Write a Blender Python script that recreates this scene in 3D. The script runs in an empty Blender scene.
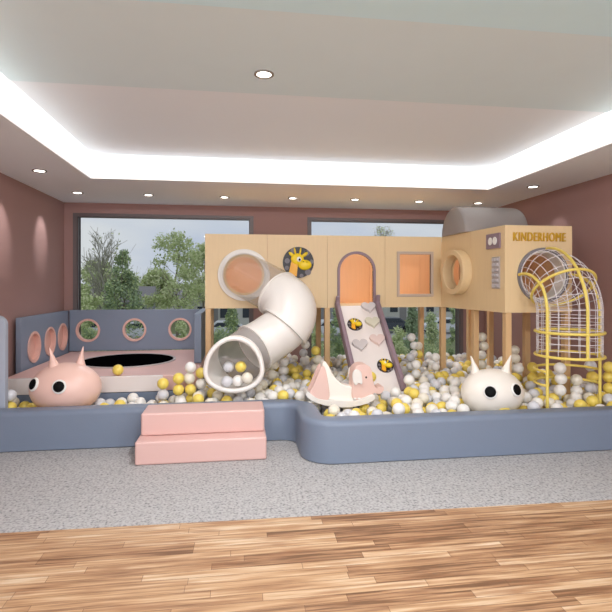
import bpy, bmesh, math, random
from mathutils import Vector, Matrix
PI = math.pi
R = math.radians
random.seed(7)
S = bpy.context.scene
COL = S.collection

# ------------------------------------------------------------------ camera
F = 489.5
TH = math.atan(68 / F)
ST, CT = math.sin(TH), math.cos(TH)
EYE = 1.55
HZ = 284.0
cam_d = bpy.data.cameras.new('camera')
cam = bpy.data.objects.new('camera', cam_d)
COL.objects.link(cam)
cam.location = (0, 0, EYE)
cam.rotation_euler = (PI / 2, 0, -TH)
cam_d.sensor_width = 36
cam_d.lens = 36 * F / 612
cam_d.shift_y = -(306 - HZ) / 612
cam_d.clip_end = 500
S.camera = cam


def at(px, py, Y):
    """point of the world plane y = Y seen at photo pixel (px, py)"""
    u = (px - 306) / F
    t = Y / (CT - u * ST)
    return Vector(((ST + u * CT) * t, Y, EYE + (HZ - py) / F * t))


def atz(px, py, z):
    u = (px - 306) / F
    t = (z - EYE) * F / (HZ - py)
    return Vector(((ST + u * CT) * t, (CT - u * ST) * t, z))


# ------------------------------------------------------------------ materials
def lin(c):
    return tuple(((v / 255) / 12.92 if v / 255 <= 0.04045 else ((v / 255 + 0.055) / 1.055) ** 2.4) for v in c) + (1,)


def new_mat(name):
    m = bpy.data.materials.new(name)
    m.use_nodes = True
    return m, m.node_tree.nodes, m.node_tree.links, m.node_tree.nodes['Principled BSDF']


def plain(name, rgb, rough=0.5, var=0.04, scale=6, bump=0.0, bscale=60, metal=0, coat=0, spec=0.5):
    m, N, L, B = new_mat(name)
    B.inputs['Roughness'].default_value = rough
    B.inputs['Metallic'].default_value = metal
    B.inputs['Coat Weight'].default_value = coat
    B.inputs['Specular IOR Level'].default_value = spec
    tc = N.new('ShaderNodeTexCoord')
    n = N.new('ShaderNodeTexNoise')
    n.inputs['Scale'].default_value = scale
    L.new(tc.outputs['Object'], n.inputs['Vector'])
    mx = N.new('ShaderNodeMix')
    mx.data_type = 'RGBA'
    c = lin(rgb)
    mx.inputs['A'].default_value = tuple(v * (1 - var) for v in c[:3]) + (1,)
    mx.inputs['B'].default_value = tuple(min(1, v * (1 + var)) for v in c[:3]) + (1,)
    L.new(n.outputs['Fac'], mx.inputs['Factor'])
    L.new(mx.outputs['Result'], B.inputs['Base Color'])
    if bump:
        n2 = N.new('ShaderNodeTexNoise')
        n2.inputs['Scale'].default_value = bscale
        L.new(tc.outputs['Object'], n2.inputs['Vector'])
        b = N.new('ShaderNodeBump')
        b.inputs['Strength'].default_value = bump
        b.inputs['Distance'].default_value = 0.01
        L.new(n2.outputs['Fac'], b.inputs['Height'])
        L.new(b.outputs['Normal'], B.inputs['Normal'])
    return m


def emis(name, rgb, strength):
    m, N, L, B = new_mat(name)
    c = lin(rgb)
    B.inputs['Base Color'].default_value = (0.8, 0.8, 0.8, 1)
    B.inputs['Emission Color'].default_value = c
    B.inputs['Emission Strength'].default_value = strength
    return m


def clear(name, tint, haze, rough=0.02, gl=0.12):
    """thin clear or hazy plastic / glass"""
    m, N, L, B = new_mat(name)
    N.remove(B)
    out = N['Material Output']
    tr = N.new('ShaderNodeBsdfTransparent')
    tr.inputs['Color'].default_value = tint
    gs = N.new('ShaderNodeBsdfGlossy')
    gs.inputs['Roughness'].default_value = rough
    df = N.new('ShaderNodeBsdfDiffuse')
    df.inputs['Color'].default_value = tint
    lw = N.new('ShaderNodeLayerWeight')
    lw.inputs['Blend'].default_value = gl
    m1 = N.new('ShaderNodeMixShader')
    m1.inputs[0].default_value = haze
    L.new(tr.outputs[0], m1.inputs[1])
    L.new(df.outputs[0], m1.inputs[2])
    m2 = N.new('ShaderNodeMixShader')
    fm = N.new('ShaderNodeMath')
    fm.operation = 'MULTIPLY'
    fm.inputs[1].default_value = .6
    L.new(lw.outputs['Facing'], fm.inputs[0])
    L.new(fm.outputs[0], m2.inputs[0])
    L.new(m1.outputs[0], m2.inputs[1])
    L.new(gs.outputs[0], m2.inputs[2])
    L.new(m2.outputs[0], out.inputs[0])
    return m


def laminate(name, rgb, amt=0.08):
    m, N, L, B = new_mat(name)
    B.inputs['Roughness'].default_value = 0.45
    tc = N.new('ShaderNodeTexCoord')
    mp = N.new('ShaderNodeMapping')
    mp.inputs['Scale'].default_value = (14, 14, 1.2)
    n = N.new('ShaderNodeTexNoise')
    n.inputs['Scale'].default_value = 3
    n.inputs['Detail'].default_value = 6
    L.new(tc.outputs['Object'], mp.inputs['Vector'])
    L.new(mp.outputs['Vector'], n.inputs['Vector'])
    mx = N.new('ShaderNodeMix')
    mx.data_type = 'RGBA'
    c = lin(rgb)
    mx.inputs['A'].default_value = tuple(v * (1 - amt) for v in c[:3]) + (1,)
    mx.inputs['B'].default_value = tuple(min(1, v * (1 + amt)) for v in c[:3]) + (1,)
    L.new(n.outputs['Fac'], mx.inputs['Factor'])
    L.new(mx.outputs['Result'], B.inputs['Base Color'])
    return m


def planks(name):
    m, N, L, B = new_mat(name)
    B.inputs['Roughness'].default_value = 0.42
    tc = N.new('ShaderNodeTexCoord')
    # per-strip value
    br = N.new('ShaderNodeTexBrick')
    br.inputs['Scale'].default_value = 1
    br.inputs['Mortar Size'].default_value = 0.0012
    br.inputs['Brick Width'].default_value = 0.85
    br.inputs['Row Height'].default_value = 0.06
    br.inputs['Color1'].default_value = (0, 0, 0, 1)
    br.inputs['Color2'].default_value = (1, 1, 1, 1)
    br.inputs['Mortar'].default_value = (0.3, 0.3, 0.3, 1)
    br.offset = 0.0
    sp = N.new('ShaderNodeSeparateXYZ')
    L.new(tc.outputs['Object'], sp.inputs[0])
    dv = N.new('ShaderNodeMath')
    dv.operation = 'DIVIDE'
    L.new(sp.outputs['Y'], dv.inputs[0])
    dv.inputs[1].default_value = 0.06
    fl = N.new('ShaderNodeMath')
    fl.operation = 'FLOOR'
    L.new(dv.outputs[0], fl.inputs[0])
    wn = N.new('ShaderNodeTexWhiteNoise')
    wn.noise_dimensions = '1D'
    L.new(fl.outputs[0], wn.inputs['W'])
    ma = N.new('ShaderNodeMath')
    ma.operation = 'MULTIPLY_ADD'
    L.new(wn.outputs['Value'], ma.inputs[0])
    ma.inputs[1].default_value = 5.0
    L.new(sp.outputs['X'], ma.inputs[2])
    cb = N.new('ShaderNodeCombineXYZ')
    L.new(ma.outputs[0], cb.inputs['X'])
    L.new(sp.outputs['Y'], cb.inputs['Y'])
    L.new(cb.outputs[0], br.inputs['Vector'])
    ramp = N.new('ShaderNodeValToRGB')
    e = ramp.color_ramp.elements
    e[0].position = 0.0
    e[0].color = lin((122, 88, 62))
    e[1].position = 1.0
    e[1].color = lin((222, 200, 172))
    for p, c in ((0.22, (162, 122, 90)), (0.42, (184, 144, 106)), (0.62, (200, 163, 126)), (0.82, (212, 182, 148))):
        x = e.new(p)
        x.color = lin(c)
    mp = N.new('ShaderNodeMapping')
    mp.inputs['Scale'].default_value = (1.0, 20, 1)
    L.new(cb.outputs[0], mp.inputs['Vector'])
    n = N.new('ShaderNodeTexNoise')
    n.inputs['Scale'].default_value = 2.2
    n.inputs['Detail'].default_value = 8
    n.inputs['Distortion'].default_value = 0.25
    L.new(mp.outputs['Vector'], n.inputs['Vector'])
    ad = N.new('ShaderNodeMath')
    ad.operation = 'MULTIPLY_ADD'
    L.new(n.outputs['Fac'], ad.inputs[0])
    ad.inputs[1].default_value = 2.0
    sc = N.new('ShaderNodeMath')
    sc.operation = 'MULTIPLY_ADD'
    L.new(br.outputs['Color'], sc.inputs[0])
    sc.inputs[1].default_value = 0.6
    sc.inputs[2].default_value = -0.9
    L.new(sc.outputs[0], ad.inputs[2])
    L.new(ad.outputs[0], ramp.inputs['Fac'])
    # reddish brown stains
    n2 = N.new('ShaderNodeTexNoise')
    n2.inputs['Scale'].default_value = 1.1
    n2.inputs['Detail'].default_value = 5
    mp2 = N.new('ShaderNodeMapping')
    mp2.inputs['Scale'].default_value = (2.2, 14, 1)
    L.new(tc.outputs['Object'], mp2.inputs['Vector'])
    L.new(mp2.outputs['Vector'], n2.inputs['Vector'])
    r2 = N.new('ShaderNodeValToRGB')
    r2.color_ramp.elements[0].position = 0.52
    r2.color_ramp.elements[0].color = (0, 0, 0, 1)
    r2.color_ramp.elements[1].position = 0.74
    r2.color_ramp.elements[1].color = (0.75, 0.75, 0.75, 1)
    L.new(n2.outputs['Fac'], r2.inputs['Fac'])
    mx = N.new('ShaderNodeMix')
    mx.data_type = 'RGBA'
    L.new(r2.outputs['Color'], mx.inputs['Factor'])
    L.new(ramp.outputs['Color'], mx.inputs['A'])
    mx.inputs['B'].default_value = lin((150, 104, 72))
    mo = N.new('ShaderNodeMix')
    mo.data_type = 'RGBA'
    L.new(br.outputs['Fac'], mo.inputs['Factor'])
    L.new(mx.outputs['Result'], mo.inputs['A'])
    mo.inputs['B'].default_value = lin((110, 74, 50))
    L.new(mo.outputs['Result'], B.inputs['Base Color'])
    return m


def carpet_mat(name):
    m, N, L, B = new_mat(name)
    B.inputs['Roughness'].default_value = 0.95
    B.inputs['Specular IOR Level'].default_value = 0.1
    tc = N.new('ShaderNodeTexCoord')
    v = N.new('ShaderNodeTexVoronoi')
    v.inputs['Scale'].default_value = 42
    L.new(tc.outputs['Object'], v.inputs['Vector'])
    n = N.new('ShaderNodeTexNoise')
    n.inputs['Scale'].default_value = 55
    n.inputs['Detail'].default_value = 4
    L.new(tc.outputs['Object'], n.inputs['Vector'])
    ramp = N.new('ShaderNodeValToRGB')
    e = ramp.color_ramp.elements
    e[0].position = 0.30
    e[0].color = lin((128, 128, 129))
    e[1].position = 0.62
    e[1].color = lin((190, 188, 187))
    x = e.new(0.44)
    x.color = lin((172, 170, 169))
    L.new(n.outputs['Fac'], ramp.inputs['Fac'])
    r2 = N.new('ShaderNodeValToRGB')
    r2.color_ramp.elements[0].position = 0.0
    r2.color_ramp.elements[0].color = (0.9, 0.9, 0.9, 1)
    r2.color_ramp.elements[1].position = 0.55
    r2.color_ramp.elements[1].color = (1, 1, 1, 1)
    L.new(v.outputs['Distance'], r2.inputs['Fac'])
    mx = N.new('ShaderNodeMix')
    mx.data_type = 'RGBA'
    mx.blend_type = 'MULTIPLY'
    mx.inputs['Factor'].default_value = 1
    L.new(ramp.outputs['Color'], mx.inputs['A'])
    L.new(r2.outputs['Color'], mx.inputs['B'])
    L.new(mx.outputs['Result'], B.inputs['Base Color'])
    b = N.new('ShaderNodeBump')
    b.inputs['Strength'].default_value = 0.5
    b.inputs['Distance'].default_value = 0.01
    L.new(n.outputs['Fac'], b.inputs['Height'])
    L.new(b.outputs['Normal'], B.inputs['Normal'])
    return m


M = {}
M['wall'] = plain('wall_paint', (168, 133, 127), 0.7, 0.03, 2)
M['ceil'] = plain('ceiling_paint', (238, 245, 250), 0.8, 0.015, 1)
M['band'] = plain('grey_beige_paint', (220, 238, 242), 0.8, 0.02, 3)
M['band2'] = plain('pale_blue_paint', (212, 244, 252), 0.8, 0.02, 3)
M['frame'] = plain('window_frame', (112, 102, 102), 0.4, 0.03)
M['glass'] = clear('window_glass', (0.97, 0.98, 0.98, 1), 0.0, 0.0, 0.03)
M['cove'] = emis('cove_glow', (255, 253, 252), .78)
M['lens'] = emis('lamp_lens', (255, 250, 240), 6.0)
M['lamp_trim'] = plain('lamp_trim', (150, 145, 140), 0.25, 0.02, metal=0.6)
M['wood_floor'] = planks('wood_planks')
M['carpet'] = carpet_mat('speckled_carpet')
M['blue'] = plain('blue_grey_leatherette', (120, 132, 151), 0.42, 0.03, 3, 0.08, 90)
M['blue_panel'] = plain('blue_grey_panel', (132, 144, 163), 0.5, 0.03, 3, 0.05, 90)
M['pale_blue'] = plain('pale_blue_grey_panel', (176, 184, 198), 0.5, 0.03, 3)
M['pink'] = plain('pink_leatherette', (222, 182, 174), 0.42, 0.02, 3, 0.06, 90)
M['pink_vinyl'] = plain('pink_vinyl', (246, 206, 192), 0.32, 0.02, 3)
M['pink_rim'] = plain('pink_rim', (232, 186, 172), 0.5, 0.02)
M['cream'] = plain('cream_vinyl', (250, 243, 232), 0.32, 0.02, 3)
M['white'] = plain('white_plastic', (240, 235, 228), 0.3, 0.015, 3)
M['whiteboard'] = plain('white_board', (240, 230, 224), 0.5, 0.02, 3)
M['eye_white'] = plain('eye_white', (245, 243, 238), 0.3, 0.01)
M['black'] = plain('black_plastic', (6, 6, 7), 0.6, 0.0, spec=0.15)
M['mat'] = plain('black_jump_mat', (5, 5, 6), 0.95, 0.0, spec=0.0)
M['ring_grey'] = plain('dark_grey_ring', (132, 128, 132), 0.5, 0.02)
M['ring'] = plain('grey_ring', (190, 182, 180), 0.5, 0.02)
M['wood'] = laminate('pale_wood_laminate', (233, 205, 160), 0.05)
M['wood_bounce'] = laminate('bounce_tinted_laminate', (234, 184, 140), 0.06)  # same wood as outside, warm interior bounce light put into the colour
M['post'] = laminate('post_wood', (222, 184, 136), 0.07)
M['purple'] = plain('mauve_foam', (146, 124, 134), 0.5, 0.03, 4)
M['tan_frame'] = plain('tan_grey_frame', (196, 176, 160), 0.5, 0.02)
M['dome'] = plain('grey_dome', (158, 151, 147), 0.5, 0.02, 3)
M['yellow_steel'] = plain('yellow_steel', (244, 220, 112), 0.35, 0.03, 5)
M['net'] = plain('white_net_cord', (236, 230, 234), 0.6, 0.02)
M['clear'] = clear('clear_tube', (0.98, 0.97, 0.96, 1), 0.07, 0.05, 0.12)
M['smoke'] = clear('smoked_tube', (0.84, 0.81, 0.79, 1), 0.30, 0.1, 0.08)
M['gold'] = plain('gold_letters', (214, 170, 48), 0.35, 0.03, metal=0.2)
M['dark_disc'] = plain('dark_disc', (30, 21, 26), 0.4, 0.1, 30)
M['grey_spot'] = plain('grey_spot', (120, 114, 120), 0.5, 0.05)
M['giraffe'] = plain('giraffe_yellow', (250, 216, 30), 0.35, 0.05, 10)
M['giraffe_orange'] = plain('giraffe_orange', (248, 178, 30), 0.35, 0.05, 10)
M['heart_grey'] = plain('heart_grey', (205, 196, 194), 0.5, 0.02)
M['heart_pink'] = plain('heart_pink', (226, 202, 194), 0.5, 0.02)
M['heart_beige'] = plain('heart_beige', (212, 206, 184), 0.5, 0.02)
M['button'] = plain('grey_button', (200, 196, 200), 0.4, 0.02)
M['board_grey'] = plain('grey_board', (182, 172, 168), 0.5, 0.02)
M['frost'] = plain('frosted_acrylic', (232, 222, 218), 0.25, 0.03, 2)
M['rocker_pink'] = plain('rocker_pink', (236, 200, 188), 0.45, 0.02)
M['mouth'] = plain('yellow_mouth', (240, 215, 110), 0.4, 0.02)
M['ball_white'] = plain('ball_white', (246, 243, 238), 0.3, 0.0)
M['ball_ivory'] = plain('ball_ivory', (240, 233, 216), 0.3, 0.0)
M['ball_grey'] = plain('ball_grey', (218, 218, 222), 0.3, 0.0)
M['ball_yellow'] = plain('ball_yellow', (244, 218, 104), 0.3, 0.0)

# outdoors
M['lawn'] = plain('lawn', (122, 130, 84), 0.9, 0.25, 0.4)
M['asphalt'] = plain('pale_asphalt', (176, 174, 172), 0.9, 0.08, 0.6)


def leaf(name, rgb):
    m, N, L, B = new_mat(name)
    c = lin(rgb)
    N.remove(B)
    d = N.new('ShaderNodeBsdfDiffuse')
    t = N.new('ShaderNodeBsdfTranslucent')
    tc = N.new('ShaderNodeTexCoord')
    n = N.new('ShaderNodeTexNoise')
    n.inputs['Scale'].default_value = 1.3
    L.new(tc.outputs['Object'], n.inputs['Vector'])
    mx = N.new('ShaderNodeMix')
    mx.data_type = 'RGBA'
    mx.inputs['A'].default_value = tuple(v * .7 for v in c[:3]) + (1,)
    mx.inputs['B'].default_value = tuple(min(1, v * 1.25) for v in c[:3]) + (1,)
    L.new(n.outputs['Fac'], mx.inputs['Factor'])
    L.new(mx.outputs['Result'], d.inputs['Color'])
    L.new(mx.outputs['Result'], t.inputs['Color'])
    a = N.new('ShaderNodeMixShader')
    a.inputs[0].default_value = .5
    L.new(d.outputs[0], a.inputs[1])
    L.new(t.outputs[0], a.inputs[2])
    L.new(a.outputs[0], N['Material Output'].inputs[0])
    return m


M['leaf_light'] = leaf('leaf_light', (222, 226, 180))
M['leaf_mid'] = leaf('leaf_mid', (200, 212, 156))
M['leaf_dark'] = leaf('leaf_dark', (160, 178, 142))
M['bark'] = plain('bark', (140, 130, 116), 0.9, 0.15, 8)
M['leaf_light'] = plain('leaf_light', (212, 218, 170), 0.8, 0.35, 1.5)  # foliage tones paled: outdoor haze is put into the leaf colours
M['leaf_mid'] = plain('leaf_mid', (188, 202, 144), 0.8, 0.35, 1.5)
M['leaf_dark'] = plain('leaf_dark', (150, 168, 130), 0.8, 0.35, 1.5)
M['twig'] = plain('pale_twig', (176, 172, 158), 0.9, 0.1, 5)
M['house_wall'] = plain('house_wall', (214, 212, 208), 0.8, 0.03)
M['house_wall2'] = plain('house_wall_grey', (160, 162, 166), 0.8, 0.03)
M['roof'] = plain('house_roof', (150, 146, 148), 0.8, 0.08, 2)
M['house_glass'] = plain('house_glass', (60, 66, 76), 0.2, 0.05)
M['car_white'] = plain('car_white', (222, 224, 228), 0.3, 0.02)
M['car_dark'] = plain('car_dark', (70, 76, 86), 0.3, 0.02)
M['rubber'] = plain('rubber', (24, 24, 26), 0.8, 0.02)


# ------------------------------------------------------------------ mesh helpers
def wloc(o):
    v = Vector((0, 0, 0))
    while o:
        v += o.location
        o = o.parent
    return v


def obj(name, bm, mat, parent=None, smooth=False, bevel=0, auto=None, origin=None):
    bmesh.ops.recalc_face_normals(bm, faces=bm.faces)
    if parent is not None:
        off = wloc(parent)
    elif origin is not None:
        off = Vector(origin)
    else:
        xs = [v.co.x for v in bm.verts]
        ys = [v.co.y for v in bm.verts]
        zs = [v.co.z for v in bm.verts]
        off = Vector(((min(xs) + max(xs)) / 2, (min(ys) + max(ys)) / 2, min(zs)))
    bmesh.ops.translate(bm, verts=bm.verts, vec=-off)
    me = bpy.data.meshes.new(name)
    bm.to_mesh(me)
    bm.free()
    o = bpy.data.objects.new(name, me)
    COL.objects.link(o)
    for m_ in (mat if isinstance(mat, (list, tuple)) else [mat]):
        me.materials.append(m_)
    if parent is not None:
        o.parent = parent
    else:
        o.location = off
    if smooth:
        for p in me.polygons:
            p.use_smooth = True
        if auto:
            me.set_sharp_from_angle(angle=R(auto))
    if bevel:
        b = o.modifiers.new('bevel', 'BEVEL')
        b.width = bevel
        b.segments = 3
        b.limit_method = 'ANGLE'
        b.angle_limit = R(40)
        for p in me.polygons:
            p.use_smooth = True
        wn = o.modifiers.new('wn', 'WEIGHTED_NORMAL')
        wn.keep_sharp = True
    return o


def tag(o, label, cat, group=None, kind=None):
    o['label'] = label
    o['category'] = cat
    if group:
        o['group'] = group
    if kind:
        o['kind'] = kind
    return o


def thing(name, label, cat, loc, group=None):
    o = bpy.data.objects.new(name, None)
    COL.objects.link(o)
    o.location = loc
    o.empty_display_size = 0.1
    return tag(o, label, cat, group)


def struct(name, bm, mat, **k):
    o = obj(name, bm, mat, **k)
    if o.parent is None:
        o['kind'] = 'structure'
    return o


def box(x0, x1, y0, y1, z0, z1, bm=None, mi=0):
    bm = bm or bmesh.new()
    vs = [bm.verts.new((x, y, z)) for x in (x0, x1) for y in (y0, y1) for z in (z0, z1)]
    for q in ((0, 1, 3, 2), (4, 6, 7, 5), (0, 4, 5, 1), (2, 3, 7, 6), (0, 2, 6, 4), (1, 5, 7, 3)):
        f = bm.faces.new([vs[i] for i in q])
        f.material_index = mi
    return bm


def frame(o, ax, ay, an):
    """local (a, b, n) axes -> world"""
    m = Matrix((Vector(ax).normalized(), Vector(ay).normalized(), Vector(an).normalized())).transposed().to_4x4()
    m.translation = Vector(o)
    return m


def ell(bm, mtx, c, r, seg=20, rings=12, mi=0):
    n0 = len(bm.faces)
    res = bmesh.ops.create_uvsphere(bm, u_segments=seg, v_segments=rings, radius=1)
    bmesh.ops.transform(bm, matrix=mtx @ Matrix.Translation(c) @ Matrix.Diagonal((r[0], r[1], r[2], 1)), verts=res['verts'])
    bm.faces.ensure_lookup_table()
    for f in bm.faces[n0:]:
        f.material_index = mi
    return bm


def prism(outline, n0, n1, mtx=Matrix(), holes=(), bm=None, mi=0):
    """extruded outline (a, b) with holes between n0 and n1 of the local normal"""
    bm = bm or bmesh.new()
    loops = [list(outline)] + [list(h) for h in holes]
    tmp = bmesh.new()
    edges = []
    for lp in loops:
        vs = [tmp.verts.new((a, b, 0)) for a, b in lp]
        edges += [tmp.edges.new((vs[i], vs[(i + 1) % len(vs)])) for i in range(len(vs))]
    if holes:
        bmesh.ops.triangle_fill(tmp, use_beauty=True, use_dissolve=False, edges=edges)
    else:
        tmp.faces.new(tmp.verts[:])
    tmp.verts.ensure_lookup_table()
    tmp.verts.index_update()
    lo = [bm.verts.new(mtx @ Vector((v.co.x, v.co.y, n0))) for v in tmp.verts]
    hi = [bm.verts.new(mtx @ Vector((v.co.x, v.co.y, n1))) for v in tmp.verts]
    for f in tmp.faces:
        ix = [v.index for v in f.verts]
        a = bm.faces.new([lo[i] for i in ix])
        b = bm.faces.new([hi[i] for i in reversed(ix)])
        a.material_index = b.material_index = mi
    k = 0
    for lp in loops:
        n = len(lp)
        for i in range(n):
            f = bm.faces.new((lo[k + i], lo[k + (i + 1) % n], hi[k + (i + 1) % n], hi[k + i]))
            f.material_index = mi
        k += n
    tmp.free()
    return bm


def circ(cx, cy, r, n=40, ry=None):
    ry = ry or r
    return [(cx + r * math.cos(2 * PI * i / n), cy + ry * math.sin(2 * PI * i / n)) for i in range(n)]


def rect(x0, y0, x1, y1):
    return [(x0, y0), (x1, y0), (x1, y1), (x0, y1)]


def rrect(x0, y0, x1, y1, r, n=6, which=(1, 1, 1, 1)):
    pts = []
    for k, (cx, cy, a) in enumerate(((x1 - r, y0 + r, -90), (x1 - r, y1 - r, 0), (x0 + r, y1 - r, 90), (x0 + r, y0 + r, 180))):
        if which[k]:
            for i in range(n + 1):
                t = R(a + 90 * i / n)
                pts.append((cx + r * math.cos(t), cy + r * math.sin(t)))
        else:
            t = R(a + 45)
            pts.append((cx + math.copysign(r, math.cos(t)), cy + math.copysign(r, math.sin(t))))
    return pts


def ringmesh(mtx, ro, ri, n0, n1, seg=48, bm=None):
    return prism(circ(0, 0, ro, seg), n0, n1, mtx, [circ(0, 0, ri, seg)], bm)


def catmull(P, n=10):
    out = []
    Q = [P[0] * 2 - P[1]] + list(P) + [P[-1] * 2 - P[-2]]
    for i in range(1, len(Q) - 2):
        p0, p1, p2, p3 = Q[i - 1:i + 3]
        for k in range(n):
            t = k / n
            out.append(0.5 * ((2 * p1) + (p2 - p0) * t + (2 * p0 - 5 * p1 + 4 * p2 - p3) * t * t + (3 * p1 - p0 - 3 * p2 + p3) * t ** 3))
    out.append(P[-1].copy())
    return out


def frames(path, up=Vector((0, 0, 1))):
    T = []
    for i in range(len(path)):
        a = path[max(0, i - 1)]
        b = path[min(len(path) - 1, i + 1)]
        T.append((b - a).normalized())
    n = (up - T[0] * up.dot(T[0])).normalized()
    out = []
    for i, t in enumerate(T):
        n = (n - t * n.dot(t)).normalized()
        out.append((t, n, t.cross(n)))
    return out


def tube(bm, path, r, seg=8, closed=False, cap=True):
    path = [Vector(p) for p in path]
    up = Vector((0, 0, 1))
    t0 = (path[1] - path[0]).normalized()
    if abs(t0.z) > 0.9:
        up = Vector((1, 0, 0))
    fr = frames(path, up)
    if closed:
        fr = []
        n = None
        for i in range(len(path)):
            t = (path[(i + 1) % len(path)] - path[i - 1]).normalized()
            n = up if n is None else n
            n = (n - t * n.dot(t)).normalized()
            fr.append((t, n, t.cross(n)))
    rings = []
    for p, (t, n, b) in zip(path, fr):
        rr = r
        rings.append([bm.verts.new(p + (n * math.cos(2 * PI * k / seg) + b * math.sin(2 * PI * k / seg)) * rr) for k in range(seg)])
    cnt = len(rings) if closed else len(rings) - 1
    for i in range(cnt):
        A, B = rings[i], rings[(i + 1) % len(rings)]
        for k in range(seg):
            bm.faces.new((A[k], A[(k + 1) % seg], B[(k + 1) % seg], B[k]))
    if cap and not closed:
        bm.faces.new(rings[0])
        bm.faces.new(list(reversed(rings[-1])))
    return bm


def shell(path, fr, rad, th, seg=40):
    """hollow tube wall swept along a path; rad may be a list"""
    bm = bmesh.new()
    O, I = [], []
    for i, (p, (t, n, b)) in enumerate(zip(path, fr)):
        r = rad[i] if isinstance(rad, (list, tuple)) else rad
        dirs = [n * math.cos(2 * PI * k / seg) + b * math.sin(2 * PI * k / seg) for k in range(seg)]
        O.append([bm.verts.new(p + d * r) for d in dirs])
        I.append([bm.verts.new(p + d * (r - th)) for d in dirs])
    for i in range(len(path) - 1):
        for k in range(seg):
            j = (k + 1) % seg
            bm.faces.new((O[i][k], O[i][j], O[i + 1][j], O[i + 1][k]))
            bm.faces.new((I[i][k], I[i + 1][k], I[i + 1][j], I[i][j]))
    for e in (0, -1):
        for k in range(seg):
            j = (k + 1) % seg
            bm.faces.new((O[e][k], I[e][k], I[e][j], O[e][j]))
    return bm


# ------------------------------------------------------------------ room shell
XL, XR, YB, YF = -2.64, 4.20, 7.94, -2.5
SOF, TRAY = 2.80, 3.085
TX0, TX1, TY1, TY0 = -1.70, 3.26, 6.06, -1.6
CARP = 3.22
WT = 0.16   # wall thickness

MZ0 = frame((0, 0, 0), (1, 0, 0), (0, 1, 0), (0, 0, 1))
struct('floor', prism([(XL - WT, YF), (XR + WT, YF), (XR + WT, 3.14), (XL - WT, 3.31)], -0.1, 0.0, MZ0), M['wood_floor'], origin=(0, 0, 0))
fl2 = struct('floor', prism([(XL - WT, 3.31), (XR + WT, 3.14), (XR + WT, YB + WT), (XL - WT, YB + WT)], -0.1, 0.004, MZ0), M['carpet'], origin=(0, 0, 0))
struct('wall_left', box(XL - WT, XL, YF, YB, 0, TRAY + .1), M['wall'])
struct('wall_right', box(XR, XR + WT, YF, YB, 0, TRAY + .1), M['wall'])
W1 = (-2.437 - .012, 0.176 + .012)
W2 = (1.197 - .012, 3.76)
WZ0, WZ1 = 0.14, 2.592
MB_ = frame((0, YB, 0), (1, 0, 0), (0, 0, 1), (0, 1, 0))
struct('wall_back', prism(rect(XL - WT, 0, XR + WT, TRAY + .1), 0, WT, MB_,
                          [rect(W1[0], WZ0, W1[1], WZ1), rect(W2[0], WZ0, W2[1], WZ1)]), M['wall'])
# lower ceiling (soffit) with the tray opening, and the tray itself
MZ = frame((0, 0, 0), (1, 0, 0), (0, 1, 0), (0, 0, 1))
struct('ceiling', prism(rect(XL - WT, YF, XR + WT, YB + WT), SOF, SOF + .02, MZ, [rect(TX0 - .03, TY0 - .03, TX1 + .03, TY1 + .03)]), M['ceil'])
struct('ceiling', box(TX0 - .1, TX1 + .1, TY0 - .1, TY1 + .1, TRAY, TRAY + .08), M['ceil'])
struct('trim_1', box(TX0, TX1, 2.74, 3.95, TRAY - .006, TRAY), M['band'])
struct('trim_2', box(TX0, TX1, TY0, 2.74, TRAY - .006, TRAY), M['band2'])

for lab, b in (('luminous white cove panel along the left edge of the ceiling tray', (TX0 - .03, TX0, TY0, TY1)),
               ('luminous white cove panel along the back edge of the ceiling tray', (TX0 - .03, TX1 + .03, TY1, TY1 + .03)),
               ('luminous white cove panel along the right edge of the ceiling tray', (TX1, TX1 + .03, TY0, TY1))):
    tag(obj('cove_light', box(*b, SOF, TRAY), M['cove']), lab, 'light', 'cove lights around the ceiling tray')
struct('trim_3', box(TX0 - .03, TX1 + .03, TY0 - .03, TY0, SOF, TRAY), M['ceil'])

for i, (a, b) in enumerate((W1, W2)):
    w = thing('window_%d' % (i + 1), '', '', ((a + b) / 2, YB + .02, WZ0))
    del w['label'], w['category']
    w['kind'] = 'structure'
    mf = frame((0, YB - .012, 0), (1, 0, 0), (0, 0, 1), (0, 1, 0))
    obj('window_frame', prism(rect(a - .06, WZ0 - .045, b + .06, WZ1 + .05), 0, WT + .03, mf, [rect(a + .0, WZ0 + .0, b - .0, WZ1 - .0)]), M['frame'], w)
    obj('sash', prism(rect(a, WZ0, b, WZ1), .03, .07, mf, [rect(a + .012, WZ0 + .03, b - .012, WZ1 - .012)]), M['frame'], w)
    obj('window_pane', box(a + .012, b - .012, YB + .03, YB + .038, WZ0 + .03, WZ1 - .012), M['glass'], w)


# ------------------------------------------------------------------ downlights
def downlight(p, r, label, power=0, aim=None, size=70, z=SOF, group='recessed downlights'):
    t = thing('downlight', label, 'ceiling light', (p.x, p.y, z), group)
    m = frame((p.x, p.y, z), (1, 0, 0), (0, 1, 0), (0, 0, -1))
    obj('trim_ring', ringmesh(m, r, r * .74, 0, .008, 32), M['lamp_trim'], t)
    bm = prism(circ(0, 0, r * .74, 32), 0, .004, m)
    obj('lens', bm, M['lens'], t)
    if power:
        ld = bpy.data.lights.new('lamp', 'SPOT')
        ld.energy = power
        ld.color = (.98, .975, 1)
        ld.spot_size = R(size)
        ld.spot_blend = .8
        ld.shadow_soft_size = .04
        lo = bpy.data.objects.new('lamp', ld)
        COL.objects.link(lo)
        lo.parent = t
        lo.location = (0, 0, -.02)
        d = Vector(aim) - Vector((p.x, p.y, z - .02)) if aim else Vector((0, 0, -1))
        lo.rotation_euler = d.to_track_quat('-Z', 'Y').to_euler()
    return t


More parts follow.
